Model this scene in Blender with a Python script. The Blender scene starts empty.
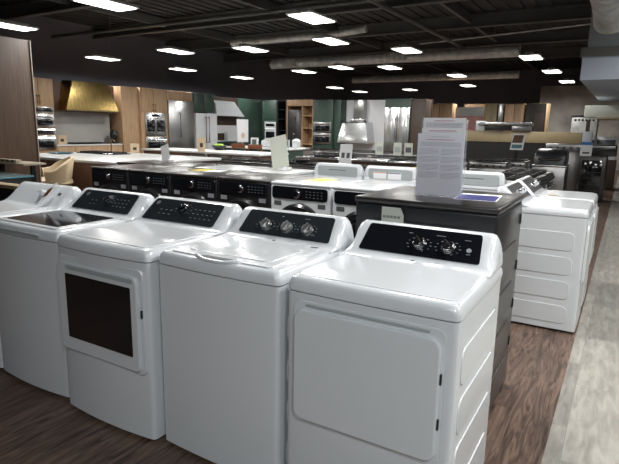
import bpy, bmesh, math, random
from mathutils import Vector, Matrix
PI = math.pi
random.seed(4)
S = bpy.context.scene
COL = S.collection

# ------------------------------------------------------------------ camera
CAMP = Vector((0.41557519, -1.68836888, 1.56050623))
CR = Vector((0.8579365, 0.51345155, 0.01767697))
CU = Vector((-0.11417203, 0.15699953, 0.98097701))
CF = Vector((-0.50090889, 0.8436342, -0.19331743))
FPX = 526.05
cd = bpy.data.cameras.new('camera'); co = bpy.data.objects.new('camera', cd); COL.objects.link(co)
cd.sensor_width = 36; cd.lens = FPX / 619 * 36; cd.clip_start = 0.05; cd.clip_end = 200
co.matrix_world = Matrix(((CR.x, CU.x, -CF.x, CAMP.x), (CR.y, CU.y, -CF.y, CAMP.y), (CR.z, CU.z, -CF.z, CAMP.z), (0, 0, 0, 1)))
S.camera = co

# ------------------------------------------------------------------ world and exposure
w = bpy.data.worlds.new('world'); S.world = w; w.use_nodes = True
w.node_tree.nodes['Background'].inputs[0].default_value = (0.80, 0.88, 1.0, 1)
w.node_tree.nodes['Background'].inputs[1].default_value = 0.10
S.view_settings.view_transform = 'Standard'; S.view_settings.look = 'None'
S.view_settings.gamma = 1; S.view_settings.use_curve_mapping = False
S.view_settings.exposure = 0.12
LAMP_W = 62.0          # watts of every ceiling fixture
LAMP_Z = 3.5
LAMP_COL = (1.0, 0.985, 0.955)

def at(u, v, ax, val):
    """point of the place seen at photo pixel (u,v) on the plane x/y/z = val"""
    d = CF + CR * ((u - 309.5) / FPX) - CU * ((v - 232) / FPX)
    i = 'xyz'.index(ax)
    return CAMP + d * ((val - CAMP[i]) / d[i])

# ------------------------------------------------------------------ materials
def mat(name, col, rough=0.5, metal=0.0, coat=0.0, emit=None, trans=0.0, noise=0.0, nscale=8.0, stretch=(1, 1, 1), bump=0.0, alpha=1.0):
    m = bpy.data.materials.new(name); m.use_nodes = True
    nt = m.node_tree; b = nt.nodes['Principled BSDF']
    b.inputs['Base Color'].default_value = (*col, 1); b.inputs['Roughness'].default_value = rough
    b.inputs['Metallic'].default_value = metal; b.inputs['Coat Weight'].default_value = coat
    b.inputs['Coat Roughness'].default_value = 0.08
    b.inputs['Transmission Weight'].default_value = trans; b.inputs['Alpha'].default_value = alpha
    if emit: b.inputs['Emission Color'].default_value = (*emit[0], 1); b.inputs['Emission Strength'].default_value = emit[1]
    if noise or bump:
        tc = nt.nodes.new('ShaderNodeTexCoord'); mp = nt.nodes.new('ShaderNodeMapping'); mp.inputs['Scale'].default_value = stretch
        n = nt.nodes.new('ShaderNodeTexNoise'); n.inputs['Scale'].default_value = nscale; n.inputs['Detail'].default_value = 4
        nt.links.new(tc.outputs['Object'], mp.inputs['Vector']); nt.links.new(mp.outputs['Vector'], n.inputs['Vector'])
        if noise:
            r = nt.nodes.new('ShaderNodeValToRGB')
            r.color_ramp.elements[0].position = 0.3; r.color_ramp.elements[1].position = 0.7
            r.color_ramp.elements[0].color = (*[c * (1 - noise) for c in col], 1); r.color_ramp.elements[1].color = (*[min(1, c * (1 + noise)) for c in col], 1)
            nt.links.new(n.outputs['Fac'], r.inputs['Fac']); nt.links.new(r.outputs['Color'], b.inputs['Base Color'])
        if bump:
            bp = nt.nodes.new('ShaderNodeBump'); bp.inputs['Strength'].default_value = bump; bp.inputs['Distance'].default_value = 0.01
            nt.links.new(n.outputs['Fac'], bp.inputs['Height']); nt.links.new(bp.outputs['Normal'], b.inputs['Normal'])
    return m

def plank_mat(name, cols, tile, rough, grain, rot=0.0, mortar=(0.02, 0.015, 0.01), gstretch=(14, 1.2, 1), msize=0.003, contrast=0.5, dist=1.6):
    m = bpy.data.materials.new(name); m.use_nodes = True; nt = m.node_tree; b = nt.nodes['Principled BSDF']
    L = nt.links.new
    tc = nt.nodes.new('ShaderNodeTexCoord'); mp = nt.nodes.new('ShaderNodeMapping'); mp.inputs['Rotation'].default_value[2] = rot
    L(tc.outputs['Object'], mp.inputs['Vector'])
    br = nt.nodes.new('ShaderNodeTexBrick'); br.inputs['Scale'].default_value = 1.0
    br.inputs['Brick Width'].default_value = tile[0]; br.inputs['Row Height'].default_value = tile[1]
    br.inputs['Mortar Size'].default_value = msize; br.inputs['Mortar Smooth'].default_value = 0.3; br.offset = 0.37
    br.inputs['Color1'].default_value = (0, 0, 0, 1); br.inputs['Color2'].default_value = (1, 1, 1, 1); br.inputs['Mortar'].default_value = (0.5, 0.5, 0.5, 1)
    L(mp.outputs['Vector'], br.inputs['Vector'])
    # grain
    m2 = nt.nodes.new('ShaderNodeMapping'); m2.inputs['Scale'].default_value = gstretch
    L(mp.outputs['Vector'], m2.inputs['Vector'])
    ad = nt.nodes.new('ShaderNodeVectorMath'); ad.operation = 'ADD'; L(m2.outputs['Vector'], ad.inputs[0])
    sc = nt.nodes.new('ShaderNodeVectorMath'); sc.operation = 'SCALE'; sc.inputs['Scale'].default_value = 17.0
    L(br.outputs['Color'], sc.inputs[0]); L(sc.outputs['Vector'], ad.inputs[1])
    n = nt.nodes.new('ShaderNodeTexNoise'); n.inputs['Scale'].default_value = grain; n.inputs['Detail'].default_value = 6; n.inputs['Distortion'].default_value = dist
    L(ad.outputs['Vector'], n.inputs['Vector'])
    r = nt.nodes.new('ShaderNodeValToRGB'); r.color_ramp.elements[0].position = 0.3; r.color_ramp.elements[1].position = 0.72
    r.color_ramp.elements[0].color = (*cols[0], 1); r.color_ramp.elements[1].color = (*cols[1], 1)
    L(n.outputs['Fac'], r.inputs['Fac'])
    hs = nt.nodes.new('ShaderNodeMix'); hs.data_type = 'RGBA'; hs.blend_type = 'MULTIPLY'; hs.inputs['Factor'].default_value = contrast
    rr = nt.nodes.new('ShaderNodeValToRGB'); rr.color_ramp.elements[0].color = (0.55, 0.55, 0.55, 1); rr.color_ramp.elements[1].color = (1, 1, 1, 1)
    L(br.outputs['Color'], rr.inputs['Fac']); L(r.outputs['Color'], hs.inputs['A']); L(rr.outputs['Color'], hs.inputs['B'])
    mx = nt.nodes.new('ShaderNodeMix'); mx.data_type = 'RGBA'; L(br.outputs['Fac'], mx.inputs['Factor'])
    L(hs.outputs['Result'], mx.inputs['A']); mx.inputs['B'].default_value = (*mortar, 1)
    L(mx.outputs['Result'], b.inputs['Base Color'])
    b.inputs['Roughness'].default_value = rough
    bp = nt.nodes.new('ShaderNodeBump'); bp.inputs['Strength'].default_value = 0.12; bp.inputs['Distance'].default_value = 0.004
    L(n.outputs['Fac'], bp.inputs['Height']); L(bp.outputs['Normal'], b.inputs['Normal'])
    return m

M = dict(
    white=mat('white_enamel', (0.70, 0.735, 0.765), 0.26, coat=0.4, noise=0.01, nscale=2),
    white2=mat('white_plastic', (0.72, 0.75, 0.785), 0.20, coat=0.5),
    black=mat('black_glass', (0.006, 0.007, 0.010), 0.10, coat=0.5),
    char=mat('charcoal_glass', (0.020, 0.025, 0.030), 0.16, coat=0.6),
    blackp=mat('black_plastic', (0.012, 0.012, 0.013), 0.4),
    dgrey=mat('dark_grey_paint', (0.030, 0.032, 0.037), 0.30, metal=0.3),
    dsteel=mat('black_stainless', (0.085, 0.08, 0.08), 0.30, metal=0.75),
    graph=mat('graphite_enamel', (0.035, 0.034, 0.036), 0.22, metal=0.5, coat=0.4),
    chrome=mat('chrome', (0.62, 0.63, 0.65), 0.14, metal=1.0),
    steel=mat('brushed_steel', (0.42, 0.42, 0.42), 0.28, metal=1.0, noise=0.12, nscale=6, stretch=(1, 1, 14)),
    steel2=mat('bright_steel', (0.60, 0.61, 0.62), 0.24, metal=1.0, noise=0.1, nscale=3, stretch=(6, 6, 0.6)),
    galv=mat('galvanised_duct', (0.66, 0.66, 0.64), 0.42, metal=0.35, noise=0.25, nscale=5),
    mark=mat('pale_grey_print', (0.28, 0.30, 0.33), 0.6),
    gmark=mat('grey_print', (0.10, 0.11, 0.12), 0.5),
    blue=mat('blue_print_and_reflection', (0.05, 0.055, 0.22), 0.3),  # sticker print, also the blue reflection painted on the dark dryer top
    gpanel=mat('grey_console_back', (0.40, 0.44, 0.45), 0.4),
    gold=mat('brushed_brass', (0.50, 0.36, 0.14), 0.24, metal=1.0, noise=0.22, nscale=4, stretch=(5, 5, 0.5)),
    oak=plank_mat('oak_veneer', ((0.42, 0.26, 0.145), (0.66, 0.45, 0.27)), (4, 4), 0.5, 2.2, gstretch=(12, 12, 0.8)),
    walnut=plank_mat('walnut_veneer', ((0.085, 0.050, 0.032), (0.160, 0.098, 0.064)), (6, 6), 0.5, 2.0, gstretch=(12, 12, 0.7)),
    walnut2=mat('walnut_side', (0.13, 0.065, 0.04), 0.5, noise=0.3, nscale=3, stretch=(12, 12, 1)),
    tan=mat('tan_board', (0.36, 0.28, 0.18), 0.55, noise=0.1, nscale=5, stretch=(1, 1, 8)),
    tan2=mat('olive_tan_laminate', (0.30, 0.24, 0.14), 0.55, noise=0.06, nscale=9),
    cream=mat('cream_laminate', (0.50, 0.43, 0.33), 0.5),
    green=mat('dark_green_cabinet', (0.032, 0.062, 0.048), 0.45, noise=0.08, nscale=4),
    counter=mat('white_quartz', (0.72, 0.74, 0.74), 0.25, noise=0.05, nscale=2),
    splash=mat('grey_stone_splashback', (0.42, 0.41, 0.39), 0.4, noise=0.08, nscale=1.2),
    wsplash=mat('white_panel', (0.72, 0.73, 0.76), 0.35),
    paper=mat('white_paper', (0.92, 0.92, 0.95), 0.6),
    paperg=mat('pale_green_card', (0.60, 0.63, 0.56), 0.6),
    print=mat('grey_text', (0.36, 0.37, 0.42), 0.7),
    red=mat('red_text', (0.55, 0.16, 0.20), 0.6),
    yellow=mat('yellow_label', (0.72, 0.60, 0.08), 0.6),
    orange=mat('orange_label', (0.75, 0.22, 0.06), 0.6),
    teal=mat('teal_glass', (0.10, 0.22, 0.26), 0.12, coat=0.7),
    pink=mat('pink_brick_print', (0.46, 0.24, 0.22), 0.7, noise=0.2, nscale=6),
    lime=mat('lime_fruit', (0.30, 0.48, 0.05), 0.4, noise=0.2, nscale=20),
    wood=mat('warm_chair_wood', (0.16, 0.055, 0.025), 0.4, noise=0.2, nscale=6, stretch=(1, 1, 6)),
    uph=mat('cream_upholstery', (0.66, 0.52, 0.34), 0.55),
    dwall=mat('dark_painted_wall', (0.20, 0.20, 0.24), 0.8, noise=0.1, nscale=0.6),
    dgwall=mat('dark_grey_wall', (0.12, 0.12, 0.13), 0.8, noise=0.1, nscale=0.6),
    dceil=mat('dark_ceiling', (0.060, 0.060, 0.062), 0.85, noise=0.15, nscale=1.5),
    dpipe=mat('dark_painted_steel', (0.13, 0.13, 0.125), 0.5),
    bulk=mat('pale_blue_grey_paint', (0.50, 0.56, 0.66), 0.6),
    bulk2=mat('mid_grey_paint', (0.30, 0.32, 0.35), 0.6),
    concrete=mat('mottled_concrete', (0.50, 0.47, 0.43), 0.8, noise=0.4, nscale=1.1),
    grate=mat('cast_iron', (0.012, 0.012, 0.012), 0.45),
    brown=mat('dark_brown_cabinet', (0.05, 0.030, 0.02), 0.5),
    blu2=mat('blue_label', (0.05, 0.22, 0.6), 0.5),
    diff=mat('lit_diffuser', (0.9, 0.9, 0.9), 0.5, emit=((1.0, 0.97, 0.88), 5.0)),
    housing=mat('fixture_housing', (0.80, 0.80, 0.78), 0.5),
    floor=plank_mat('walnut_vinyl_plank', ((0.042, 0.025, 0.018), (0.225, 0.147, 0.108)), (1.3, 0.19), 0.42, 1.9, rot=PI / 2, gstretch=(1.2, 10, 1), dist=2.4, msize=0.0012, contrast=0.45),
    vinyl=plank_mat('grey_stone_vinyl_tile', ((0.24, 0.228, 0.20), (0.43, 0.415, 0.375)), (0.92, 0.305), 0.45, 5.0, rot=PI / 2, gstretch=(1.0, 4.5, 1), dist=0.5, msize=0.0015, mortar=(0.2, 0.19, 0.17), contrast=0.6),
)
_g = bpy.data.materials.new('clear_acrylic'); _g.use_nodes = True
_b = _g.node_tree.nodes['Principled BSDF']; _b.inputs['Base Color'].default_value = (0.85, 0.88, 1, 1); _b.inputs['Roughness'].default_value = 0.03
_b.inputs['Alpha'].default_value = 0.14; _b.inputs['IOR'].default_value = 1.4
M['acrylic'] = _g

# ------------------------------------------------------------------ mesh helpers
class MB:
    def __init__(s): s.v = []; s.f = []; s.sm = []
    def add(s, vs, fs, smooth=False):
        o = len(s.v); s.v += [tuple(v) for v in vs]; s.f += [tuple(i + o for i in f) for f in fs]; s.sm += [smooth] * len(fs); return s
    def box(s, x0, x1, y0, y1, z0, z1, bev=0.0, seg=2):
        bm = bmesh.new(); bmesh.ops.create_cube(bm, size=1)
        for v in bm.verts: v.co = Vector(((x0 + x1) / 2 + v.co.x * (x1 - x0), (y0 + y1) / 2 + v.co.y * (y1 - y0), (z0 + z1) / 2 + v.co.z * (z1 - z0)))
        if bev > 0: bmesh.ops.bevel(bm, geom=bm.edges[:], offset=min(bev, 0.45 * min(abs(x1 - x0), abs(y1 - y0), abs(z1 - z0))), segments=seg, profile=0.5, affect='EDGES')
        return s.bm(bm)
    def bm(s, bm, smooth=False):
        bm.verts.ensure_lookup_table(); bm.verts.index_update()
        s.add([v.co.copy() for v in bm.verts], [[v.index for v in f.verts] for f in bm.faces], smooth); bm.free(); return s
    def prism(s, poly, h, frame, bev=0.0):
        """poly in local (a,b), extruded by h along n; frame=(origin,A,B,N)"""
        O, A, B, N = [Vector(q) for q in frame]
        n = len(poly); vs = []
        if bev > 0:
            cx = sum(p[0] for p in poly) / n; cy = sum(p[1] for p in poly) / n
            levels = [(0, 0), (h - bev, 0), (h - bev * 0.3, 0.3), (h, 1)]
            for hh, k in levels:
                for i, (a, b) in enumerate(poly):
                    p, q = poly[i - 1], poly[(i + 1) % n]
                    t = Vector((q[0] - p[0], q[1] - p[1])); t.normalize() if t.length else None
                    a2 = a - t.y * bev * k; b2 = b + t.x * bev * k
                    vs.append(O + A * a2 + B * b2 + N * hh)
            L = len(levels)
        else:
            for hh in (0, h):
                for a, b in poly: vs.append(O + A * a + B * b + N * hh)
            L = 2
        fs = [list(range(n))[::-1], [(L - 1) * n + i for i in range(n)]]
        for l in range(L - 1):
            for i in range(n): fs.append([l * n + i, l * n + (i + 1) % n, (l + 1) * n + (i + 1) % n, (l + 1) * n + i])
        return s.add(vs, fs)
    def cyl(s, p, q, r, r2=None, n=16, smooth=True):
        p = Vector(p); q = Vector(q); r2 = r if r2 is None else r2
        d = (q - p).normalized(); a = d.orthogonal().normalized(); b = d.cross(a)
        vs = [p + (a * math.cos(t) + b * math.sin(t)) * r for t in [2 * PI * i / n for i in range(n)]]
        vs += [q + (a * math.cos(t) + b * math.sin(t)) * r2 for t in [2 * PI * i / n for i in range(n)]]
        o = len(s.v); s.v += [tuple(v) for v in vs]
        for i in range(n): s.f.append((o + i, o + (i + 1) % n, o + n + (i + 1) % n, o + n + i)); s.sm.append(smooth)
        s.f.append(tuple(o + i for i in range(n))[::-1]); s.f.append(tuple(o + n + i for i in range(n))); s.sm += [False, False]
        return s
    def tube(s, pts, r, n=10):
        pts = [Vector(p) for p in pts]; rings = []
        for i, p in enumerate(pts):
            d = (pts[min(i + 1, len(pts) - 1)] - pts[max(i - 1, 0)]).normalized()
            a = d.cross(Vector((0.02, 0.03, 1))); a = a.normalized() if a.length > 1e-3 else Vector((1, 0, 0)); b = d.cross(a)
            rings.append([p + (a * math.cos(2 * PI * k / n) + b * math.sin(2 * PI * k / n)) * r for k in range(n)])
        vs = [v for R in rings for v in R]; fs = []
        for i in range(len(rings) - 1):
            for k in range(n): fs.append([i * n + k, i * n + (k + 1) % n, (i + 1) * n + (k + 1) % n, (i + 1) * n + k])
        fs.append(list(range(n))[::-1]); fs.append([(len(rings) - 1) * n + k for k in range(n)])
        return s.add(vs, fs, True)
    def lathe(s, prof, frame, n=32):
        O, A, B, N = [Vector(q) for q in frame]; vs = []; fs = []
        for r, h in prof:
            for k in range(n): t = 2 * PI * k / n; vs.append(O + A * (r * math.cos(t)) + B * (r * math.sin(t)) + N * h)
        for i in range(len(prof) - 1):
            for k in range(n): fs.append([i * n + k, i * n + (k + 1) % n, (i + 1) * n + (k + 1) % n, (i + 1) * n + k])
        fs.append([(len(prof) - 1) * n + k for k in range(n)])
        if prof[0][0] > 1e-4: fs.append(list(range(n))[::-1])
        return s.add(vs, fs, True)
    def build(s, name, m, parent=None, label=None, kind=None, autosmooth=True):
        me = bpy.data.meshes.new(name); me.from_pydata(s.v, [], s.f); me.update()
        bm = bmesh.new(); bm.from_mesh(me); bmesh.ops.remove_doubles(bm, verts=bm.verts, dist=1e-5)
        bmesh.ops.recalc_face_normals(bm, faces=bm.faces)
        for f in bm.faces: f.smooth = len(f.verts) < 9
        for e in bm.edges:
            if len(e.link_faces) == 2 and e.calc_face_angle(0) > math.radians(38): e.smooth = False
        bm.to_mesh(me); bm.free()
        me.materials.append(M[m] if isinstance(m, str) else m)
        o = bpy.data.objects.new(name, me); COL.objects.link(o)
        if parent: o.parent = parent
        if label: o['label'] = label
        if kind: o['kind'] = kind
        return o

def rr(w, h, r, n=5, cx=0, cy=0):
    """rounded rectangle polygon counter-clockwise"""
    pts = []
    for (sx, sy, a0) in ((1, -1, -PI / 2), (1, 1, 0), (-1, 1, PI / 2), (-1, -1, PI)):
        for k in range(n + 1):
            a = a0 + PI / 2 * k / n
            pts.append((cx + sx * (w / 2 - r) + r * math.cos(a), cy + sy * (h / 2 - r) + r * math.sin(a)))
    return pts

def thing(name, label, cat, loc=(0, 0, 0), rz=0.0, group=None):
    o = bpy.data.objects.new(name, None); COL.objects.link(o); o.location = loc; o.rotation_euler = (0, 0, rz)
    o.empty_display_size = 0.1
    o['label'] = label; o['category'] = cat
    if group: o['group'] = group
    return o
def tag(o, label, cat, group=None, kind=None):
    o['label'] = label; o['category'] = cat
    if group: o['group'] = group
    if kind: o['kind'] = kind
    return o
def struct(name, mb, m): return mb.build(name, m, kind='structure')
def dup(root, loc, rz, label, group=None):
    r = root.copy(); COL.objects.link(r); r.location = loc; r.rotation_euler = (0, 0, rz); r['label'] = label
    if group: r['group'] = group
    def rec(src, dst):
        for ch in list(src.children):
            c = ch.copy(); COL.objects.link(c); c.parent = dst; rec(ch, c)
    rec(root, r)
    return r
XY = ((0, 0, 0), (1, 0, 0), (0, 1, 0), (0, 0, 1))

# ------------------------------------------------------------------ the room
CZ = 4.9
struct('floor', MB().box(-16, 0.232, -7, 30, -0.1, 0), 'floor')
struct('floor_aisle', MB().box(0.232, 6, -7, 30, -0.1, 0), 'vinyl')
struct('wall_left', MB().box(-16.2, -16, -7, 30, 0, CZ), 'dwall')
struct('wall_back', MB().box(-16, 6, 30, 30.2, 0, CZ), 'dwall')
struct('wall_right', MB().box(6, 6.2, -7, 30, 0, CZ), 'dgwall')
struct('wall_front', MB().box(-16, 6, -7.2, -7, 0, CZ), 'dgwall')
cb = MB().box(-16, 6, -7, 30, CZ, CZ + 0.2)
for i in range(60): cb.box(-15.9 + i * 0.36, -15.9 + i * 0.36 + 0.16, -7, 30, CZ - 0.03, CZ)
struct('ceiling', cb, 'dceil')
for k, y in enumerate((4.2, 7.6, 11.0, 14.4, 18.0, 22.0)):
    b = MB(); b.box(-16, 6, y - 0.09, y + 0.09, CZ - 0.42, CZ - 0.38); b.box(-16, 6, y - 0.012, y + 0.012, CZ - 0.4, CZ - 0.06); b.box(-16, 6, y - 0.09, y + 0.09, CZ - 0.1, CZ - 0.06)
    struct('trim_%d' % (k + 1), b, 'dpipe')
for k, x in enumerate((-12.5, -8.2, -3.9, 0.4)):
    struct('trim_%d' % (k + 7), MB().box(x - 0.05, x + 0.05, -7, 30, CZ - 0.3, CZ - 0.06), 'dpipe')

def pipe(name, pts, r, m, label, cat, ribs=0):
    b = MB().tube(pts, r, 18)
    if ribs:
        for i in range(len(pts) - 1):
            p, q = Vector(pts[i]), Vector(pts[i + 1]); n = max(1, int((q - p).length / ribs)); d = (q - p).normalized()
            for k in range(1, n):
                c = p + d * (ribs * k); b.cyl(c - d * 0.012, c + d * 0.012, r + 0.008, n=18)
    o = b.build(name, m); tag(o, label, cat)
    p, q = Vector(pts[0]), Vector(pts[1])
    for k in (0.2, 0.5, 0.8):
        c = p.lerp(q, k); MB().cyl((c.x, c.y, c.z + r * 0.9), (c.x, c.y, CZ - 0.04), 0.01, n=6).build('hanger_rod', 'dpipe', o)
    return o
DZ = 4.05
pA, qA = at(275, 65, 'z', DZ), at(517, 50, 'z', DZ)
yA = (pA.y + qA.y) / 2
dct = pipe('air_duct', [(pA.x, yA, DZ), (at(520, 50, 'y', yA).x, yA, DZ)], 0.18, 'galv', 'long round galvanised air duct nearest below the dark ceiling', 'duct', 0.75)
for u in (293, 401, 402.5): pass
for i, u in enumerate((293, 400)):
    p = at(u, 62, 'y', yA)
    MB().box(p.x - 0.26, p.x + 0.26, yA - 0.36, yA - 0.16, DZ - 0.16, DZ + 0.12, 0.01).build('duct_grille', 'galv', dct)
yB = yA + 5.2
pB = at(353, 80, 'y', yB)
pipe('air_duct', [(pB.x, yB, pB.z), (at(519, 73, 'y', yB).x, yB, pB.z)], 0.15, 'galv', 'far round galvanised air duct behind and below the longer nearer duct', 'duct', 1.0)
p1 = at(232, 43, 'z', 4.2)
pipe('thin_duct', [(p1.x, p1.y, 4.2), (at(330, 39, 'y', p1.y).x, p1.y, 4.2), (at(366, 34, 'y', p1.y).x, p1.y, 4.28)], 0.10, 'galv', 'thin metal duct with a dark end left of the long round duct', 'duct')
p2 = at(420, 44, 'z', 4.3); q2 = at(590, 24, 'z', 4.3)
pipe('conduit', [p2, q2], 0.02, 'galv', 'thin bright conduit crossing the dark ceiling towards the grey bulkhead', 'pipe')
p3 = at(372, 0, 'z', 4.3)
pipe('ceiling_pipe', [(p3.x, p3.y - 3, 4.3), (p3.x, p3.y + 9, 4.3)], 0.06, 'dpipe', 'dark sprinkler pipe running away from the top centre of the view', 'pipe')
p4 = at(130, 28, 'z', 4.3)
pipe('ceiling_pipe', [(-15.9, p4.y, 4.3), (-2, p4.y, 4.3)], 0.05, 'dpipe', 'dark pipe crossing the ceiling above the gold range hood', 'pipe')
# bulkhead on the right with the big duct
YB = 9.0
bx = at(581, 70, 'y', YB).x
struct('wall_bulkhead', MB().box(bx, 6, YB, YB + 7, at(585, 80, 'y', YB).z, at(582, 57, 'y', YB).z), 'bulk')
struct('wall_bulkhead_upper', MB().box(bx + 0.06, 6, YB + 0.05, YB + 7, at(582, 48, 'y', YB).z, CZ), 'bulk2')
struct('trim_11', MB().box(bx - 0.03, 6, YB - 0.04, YB + 7, at(582, 57, 'y', YB).z, at(582, 48, 'y', YB).z), 'dpipe')
dy = YB - 0.45; pd = at(608, 30, 'y', dy)
pipe('big_duct', [(pd.x - 0.05, 0.5, 3.75), (pd.x - 0.02, 4, 3.72), (pd.x, dy - 0.6, 3.6), (pd.x + 0.02, dy - 0.25, 3.5), (pd.x + 0.03, dy, 3.35)], 0.26, 'galv', 'large round galvanised duct ending before the pale blue-grey bulkhead', 'duct', 0.5)

# ------------------------------------------------------------------ lamps
def make_light(loc, label, rz=0.0):
    t = thing('pendant_light', label, 'light', loc, rz)
    MB().prism(rr(0.54, 0.98, 0.05), 0.035, ((0, 0, 0.012), (1, 0, 0), (0, 1, 0), (0, 0, 1)), 0.01).build('housing', 'housing', t)
    MB().box(-0.10, 0.10, -0.36, 0.36, 0.045, 0.11, 0.015).build('driver_box', 'housing', t)
    for sy in (-1, 1):
        MB().prism(rr(0.22, 0.90, 0.04), 0.012, ((sy * 0.125, 0, 0), (1, 0, 0), (0, 1, 0), (0, 0, 1))).build('diffuser', 'diff', t)
    for sx in (-1, 1):
        MB().cyl((0, sx * 0.34, 0.10), (0, sx * 0.34, CZ - 0.01 - loc[2]), 0.004, n=6).build('hanging_wire', 'dpipe', t)
    return t
def lamp(loc):
    ld = bpy.data.lights.new('lamp_glow', 'AREA'); ld.shape = 'RECTANGLE'; ld.size = 0.46; ld.size_y = 0.86
    ld.energy = LAMP_W; ld.color = LAMP_COL if loc[1] > -1 else (0.94, 0.98, 1.0); ld.spread = math.radians(170)  # cooler tint for the added panels behind the camera
    o = bpy.data.objects.new('lamp_glow', ld); COL.objects.link(o); o.location = (loc[0], loc[1], loc[2] - 0.012)
    return o
LIGHTS = [(10, 27, 'light left of the nearest twin-strip light, above the walnut panel'), (106, 5, 'big twin-strip light cut by the top edge, left of centre'),
    (312, 19, 'largest square light at the top centre'), (176, 52, 'light above the tall oak oven cabinet, higher of two'),
    (103, 59, 'light just above the gold range hood'), (183, 70, 'light above the tall oak oven cabinet, lower of two'),
    (251, 50, 'light left of the long duct end'), (331, 42, 'light right below the thin duct end'), (242, 78, 'light above the white slanted range hood'),
    (304, 72, 'light right under the left end of the long duct'), (341, 68, 'light under the long duct, second from its left end'),
    (335, 88, 'small far light left of the pair above the white splashback'), (360, 92, 'small far light above the steel chimney hood'),
    (390, 68, 'light at the left end of the farther duct'), (407, 51, 'light in front of the long duct grille right of centre'),
    (457, 76, 'light crossing the farther duct near its middle'), (468, 86, 'small far light below the farther duct, right of centre'),
    (531, 58, 'light crossing the right part of the long duct'), (552, 72, 'light at the right end of the farther duct'),
    (567, 82, 'small light nearest the mottled concrete wall'), (410, 90, 'small far light above the brown cabinet side')]
lp = []
first = None
for u, v, lab in LIGHTS:
    p = at(u, v, 'z', LAMP_Z); lp.append(p)
    lab = 'hanging LED panel ' + lab
    if first is None: first = make_light(p, lab)
    else: dup(first, p, 0, lab)
for x, y in ((1.0, 1.2), (-1.3, 3.0), (-3.6, 1.7), (3.4, 1.3), (1.9, -2.4), (0.2, -3.7), (2.2, 4.6), (1.9, 8.0)):  # unseen panels, added and placed to brighten the machines and aisle
    p = Vector((x, y, LAMP_Z)); lp.append(p)
    dup(first, p, 0, 'hanging LED panel added for its light, outside this view', 'added LED panels out of view')
for p in lp: lamp(p)

# ------------------------------------------------------------------ laundry machines
W = 0.686
def outline(w, d, bow, r=0.022, inset=0.0, front_n=14):
    """top view outline: front (-y) bowed outwards, corners rounded"""
    hw = w / 2 - inset; pts = []
    n = front_n
    for k in range(4):                                   # front-left corner
        a = PI + (PI / 2) * k / 4
        pts.append((-hw + r + r * math.cos(a), inset + r + r * math.sin(a)))
    for k in range(n + 1):
        x = -hw + r + (2 * hw - 2 * r) * k / n
        q = x / (hw - r)
        pts.append((x, inset - bow * (1 - q * q)))
    for k in range(1, 5):
        a = -PI / 2 + (PI / 2) * k / 4
        pts.append((hw - r + r * math.cos(a), inset + r + r * math.sin(a)))
    pts += [(hw, d - inset), (-hw, d - inset)]
    return pts
def loft(rings, close=True):
    """rings of equal-length 3d point lists"""
    n = len(rings[0]); vs = [p for R in rings for p in R]; fs = []
    for i in range(len(rings) - 1):
        for k in range(n): fs.append([i * n + k, i * n + (k + 1) % n, (i + 1) * n + (k + 1) % n, (i + 1) * n + k])
    if close: fs.append(list(range(n))[::-1]); fs.append([(len(rings) - 1) * n + k for k in range(n)])
    return vs, fs
def side_emboss(b, w, d, zs, hh, y0=0.07, y1=None, r=0.045):
    y1 = y1 or d - 0.05
    for sx in (-1, 1):
        for z in zs:
            P = rr(y1 - y0, hh, r, 5)
            if sx < 0: P = [(-a, c) for a, c in P][::-1]
            fr = ((sx * w / 2, (y0 + y1) / 2, z), (0, 1, 0), (0, 0, 1), (sx, 0, 0)) if sx > 0 else ((sx * w / 2, (y0 + y1) / 2, z), (0, -1, 0), (0, 0, 1), (sx, 0, 0))
            b.prism(P, 0.0045, fr, 0.003)
# console profile, relative to deck height; (y, z)
PROF = [(0.435, -0.004), (0.468, 0.001), (0.484, 0.005), (0.493, 0.010), (0.50, 0.016), (0.528, 0.043), (0.556, 0.070), (0.584, 0.097), (0.612, 0.124), (0.624, 0.132), (0.642, 0.136), (0.66, 0.135), (0.674, 0.124), (0.68, 0.10), (0.68, -0.004)]
PO = Vector((0, 0.50, 0.016)); PA = Vector((0, 0.112, 0.108)).normalized(); PN = Vector((0, -PA.z, PA.y))
def console(b, w, deck, xa=0.05, hs=1.0):
    rings = []; N = 44
    for i in range(N + 1):
        t = -math.cos(PI * i / N)
        x = t * w / 2
        q = max(0, (abs(x) - (w / 2 - xa)) / xa); s = (max(0.0, 1 - q ** 2.4)) ** (1 / 2.2)
        s = 0.03 + 0.97 * s
        rings.append([(x, y - (1 - s) * 0.0 + (0.035 * q * q if 0.5 < y < 0.61 else 0), deck + z * s * hs if z > 0 else deck + z) for y, z in PROF])
    vs, fs = loft(rings); b.add(vs, fs, True)
def pframe(deck, x, t, off=0.0):
    """frame on the sloping console face, t metres up the slope"""
    O = Vector((x, PO.y, deck + PO.z)) + PA * t + PN * off
    return (O, Vector((1, 0, 0)), PA, PN)
SL = math.hypot(0.112, 0.108)
def glass_panel(t, deck, x0b, x1b, x0t, x1t, m='black', rad=0.012, lo=0.008, hi=None):
    hi = SL + 0.005 if hi is None else hi
    H = hi - lo
    P = rr(1, 1, 0.06, 4)
    poly = []
    wtop = x1t - x0t; wb = x1b - x0b
    for a, c in rr(0.53, H, rad, 5):
        s = a / 0.53 + 0.5; v = c / H + 0.5
        xl = x0b + (x0t - x0b) * v; xr = x1b + (x1t - x1b) * v
        poly.append((xl + (xr - xl) * s, c))
    return MB().prism(poly, 0.0035, pframe(deck, 0, lo + H / 2, 0.0005), 0.001).build('control_panel', m, t)
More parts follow.
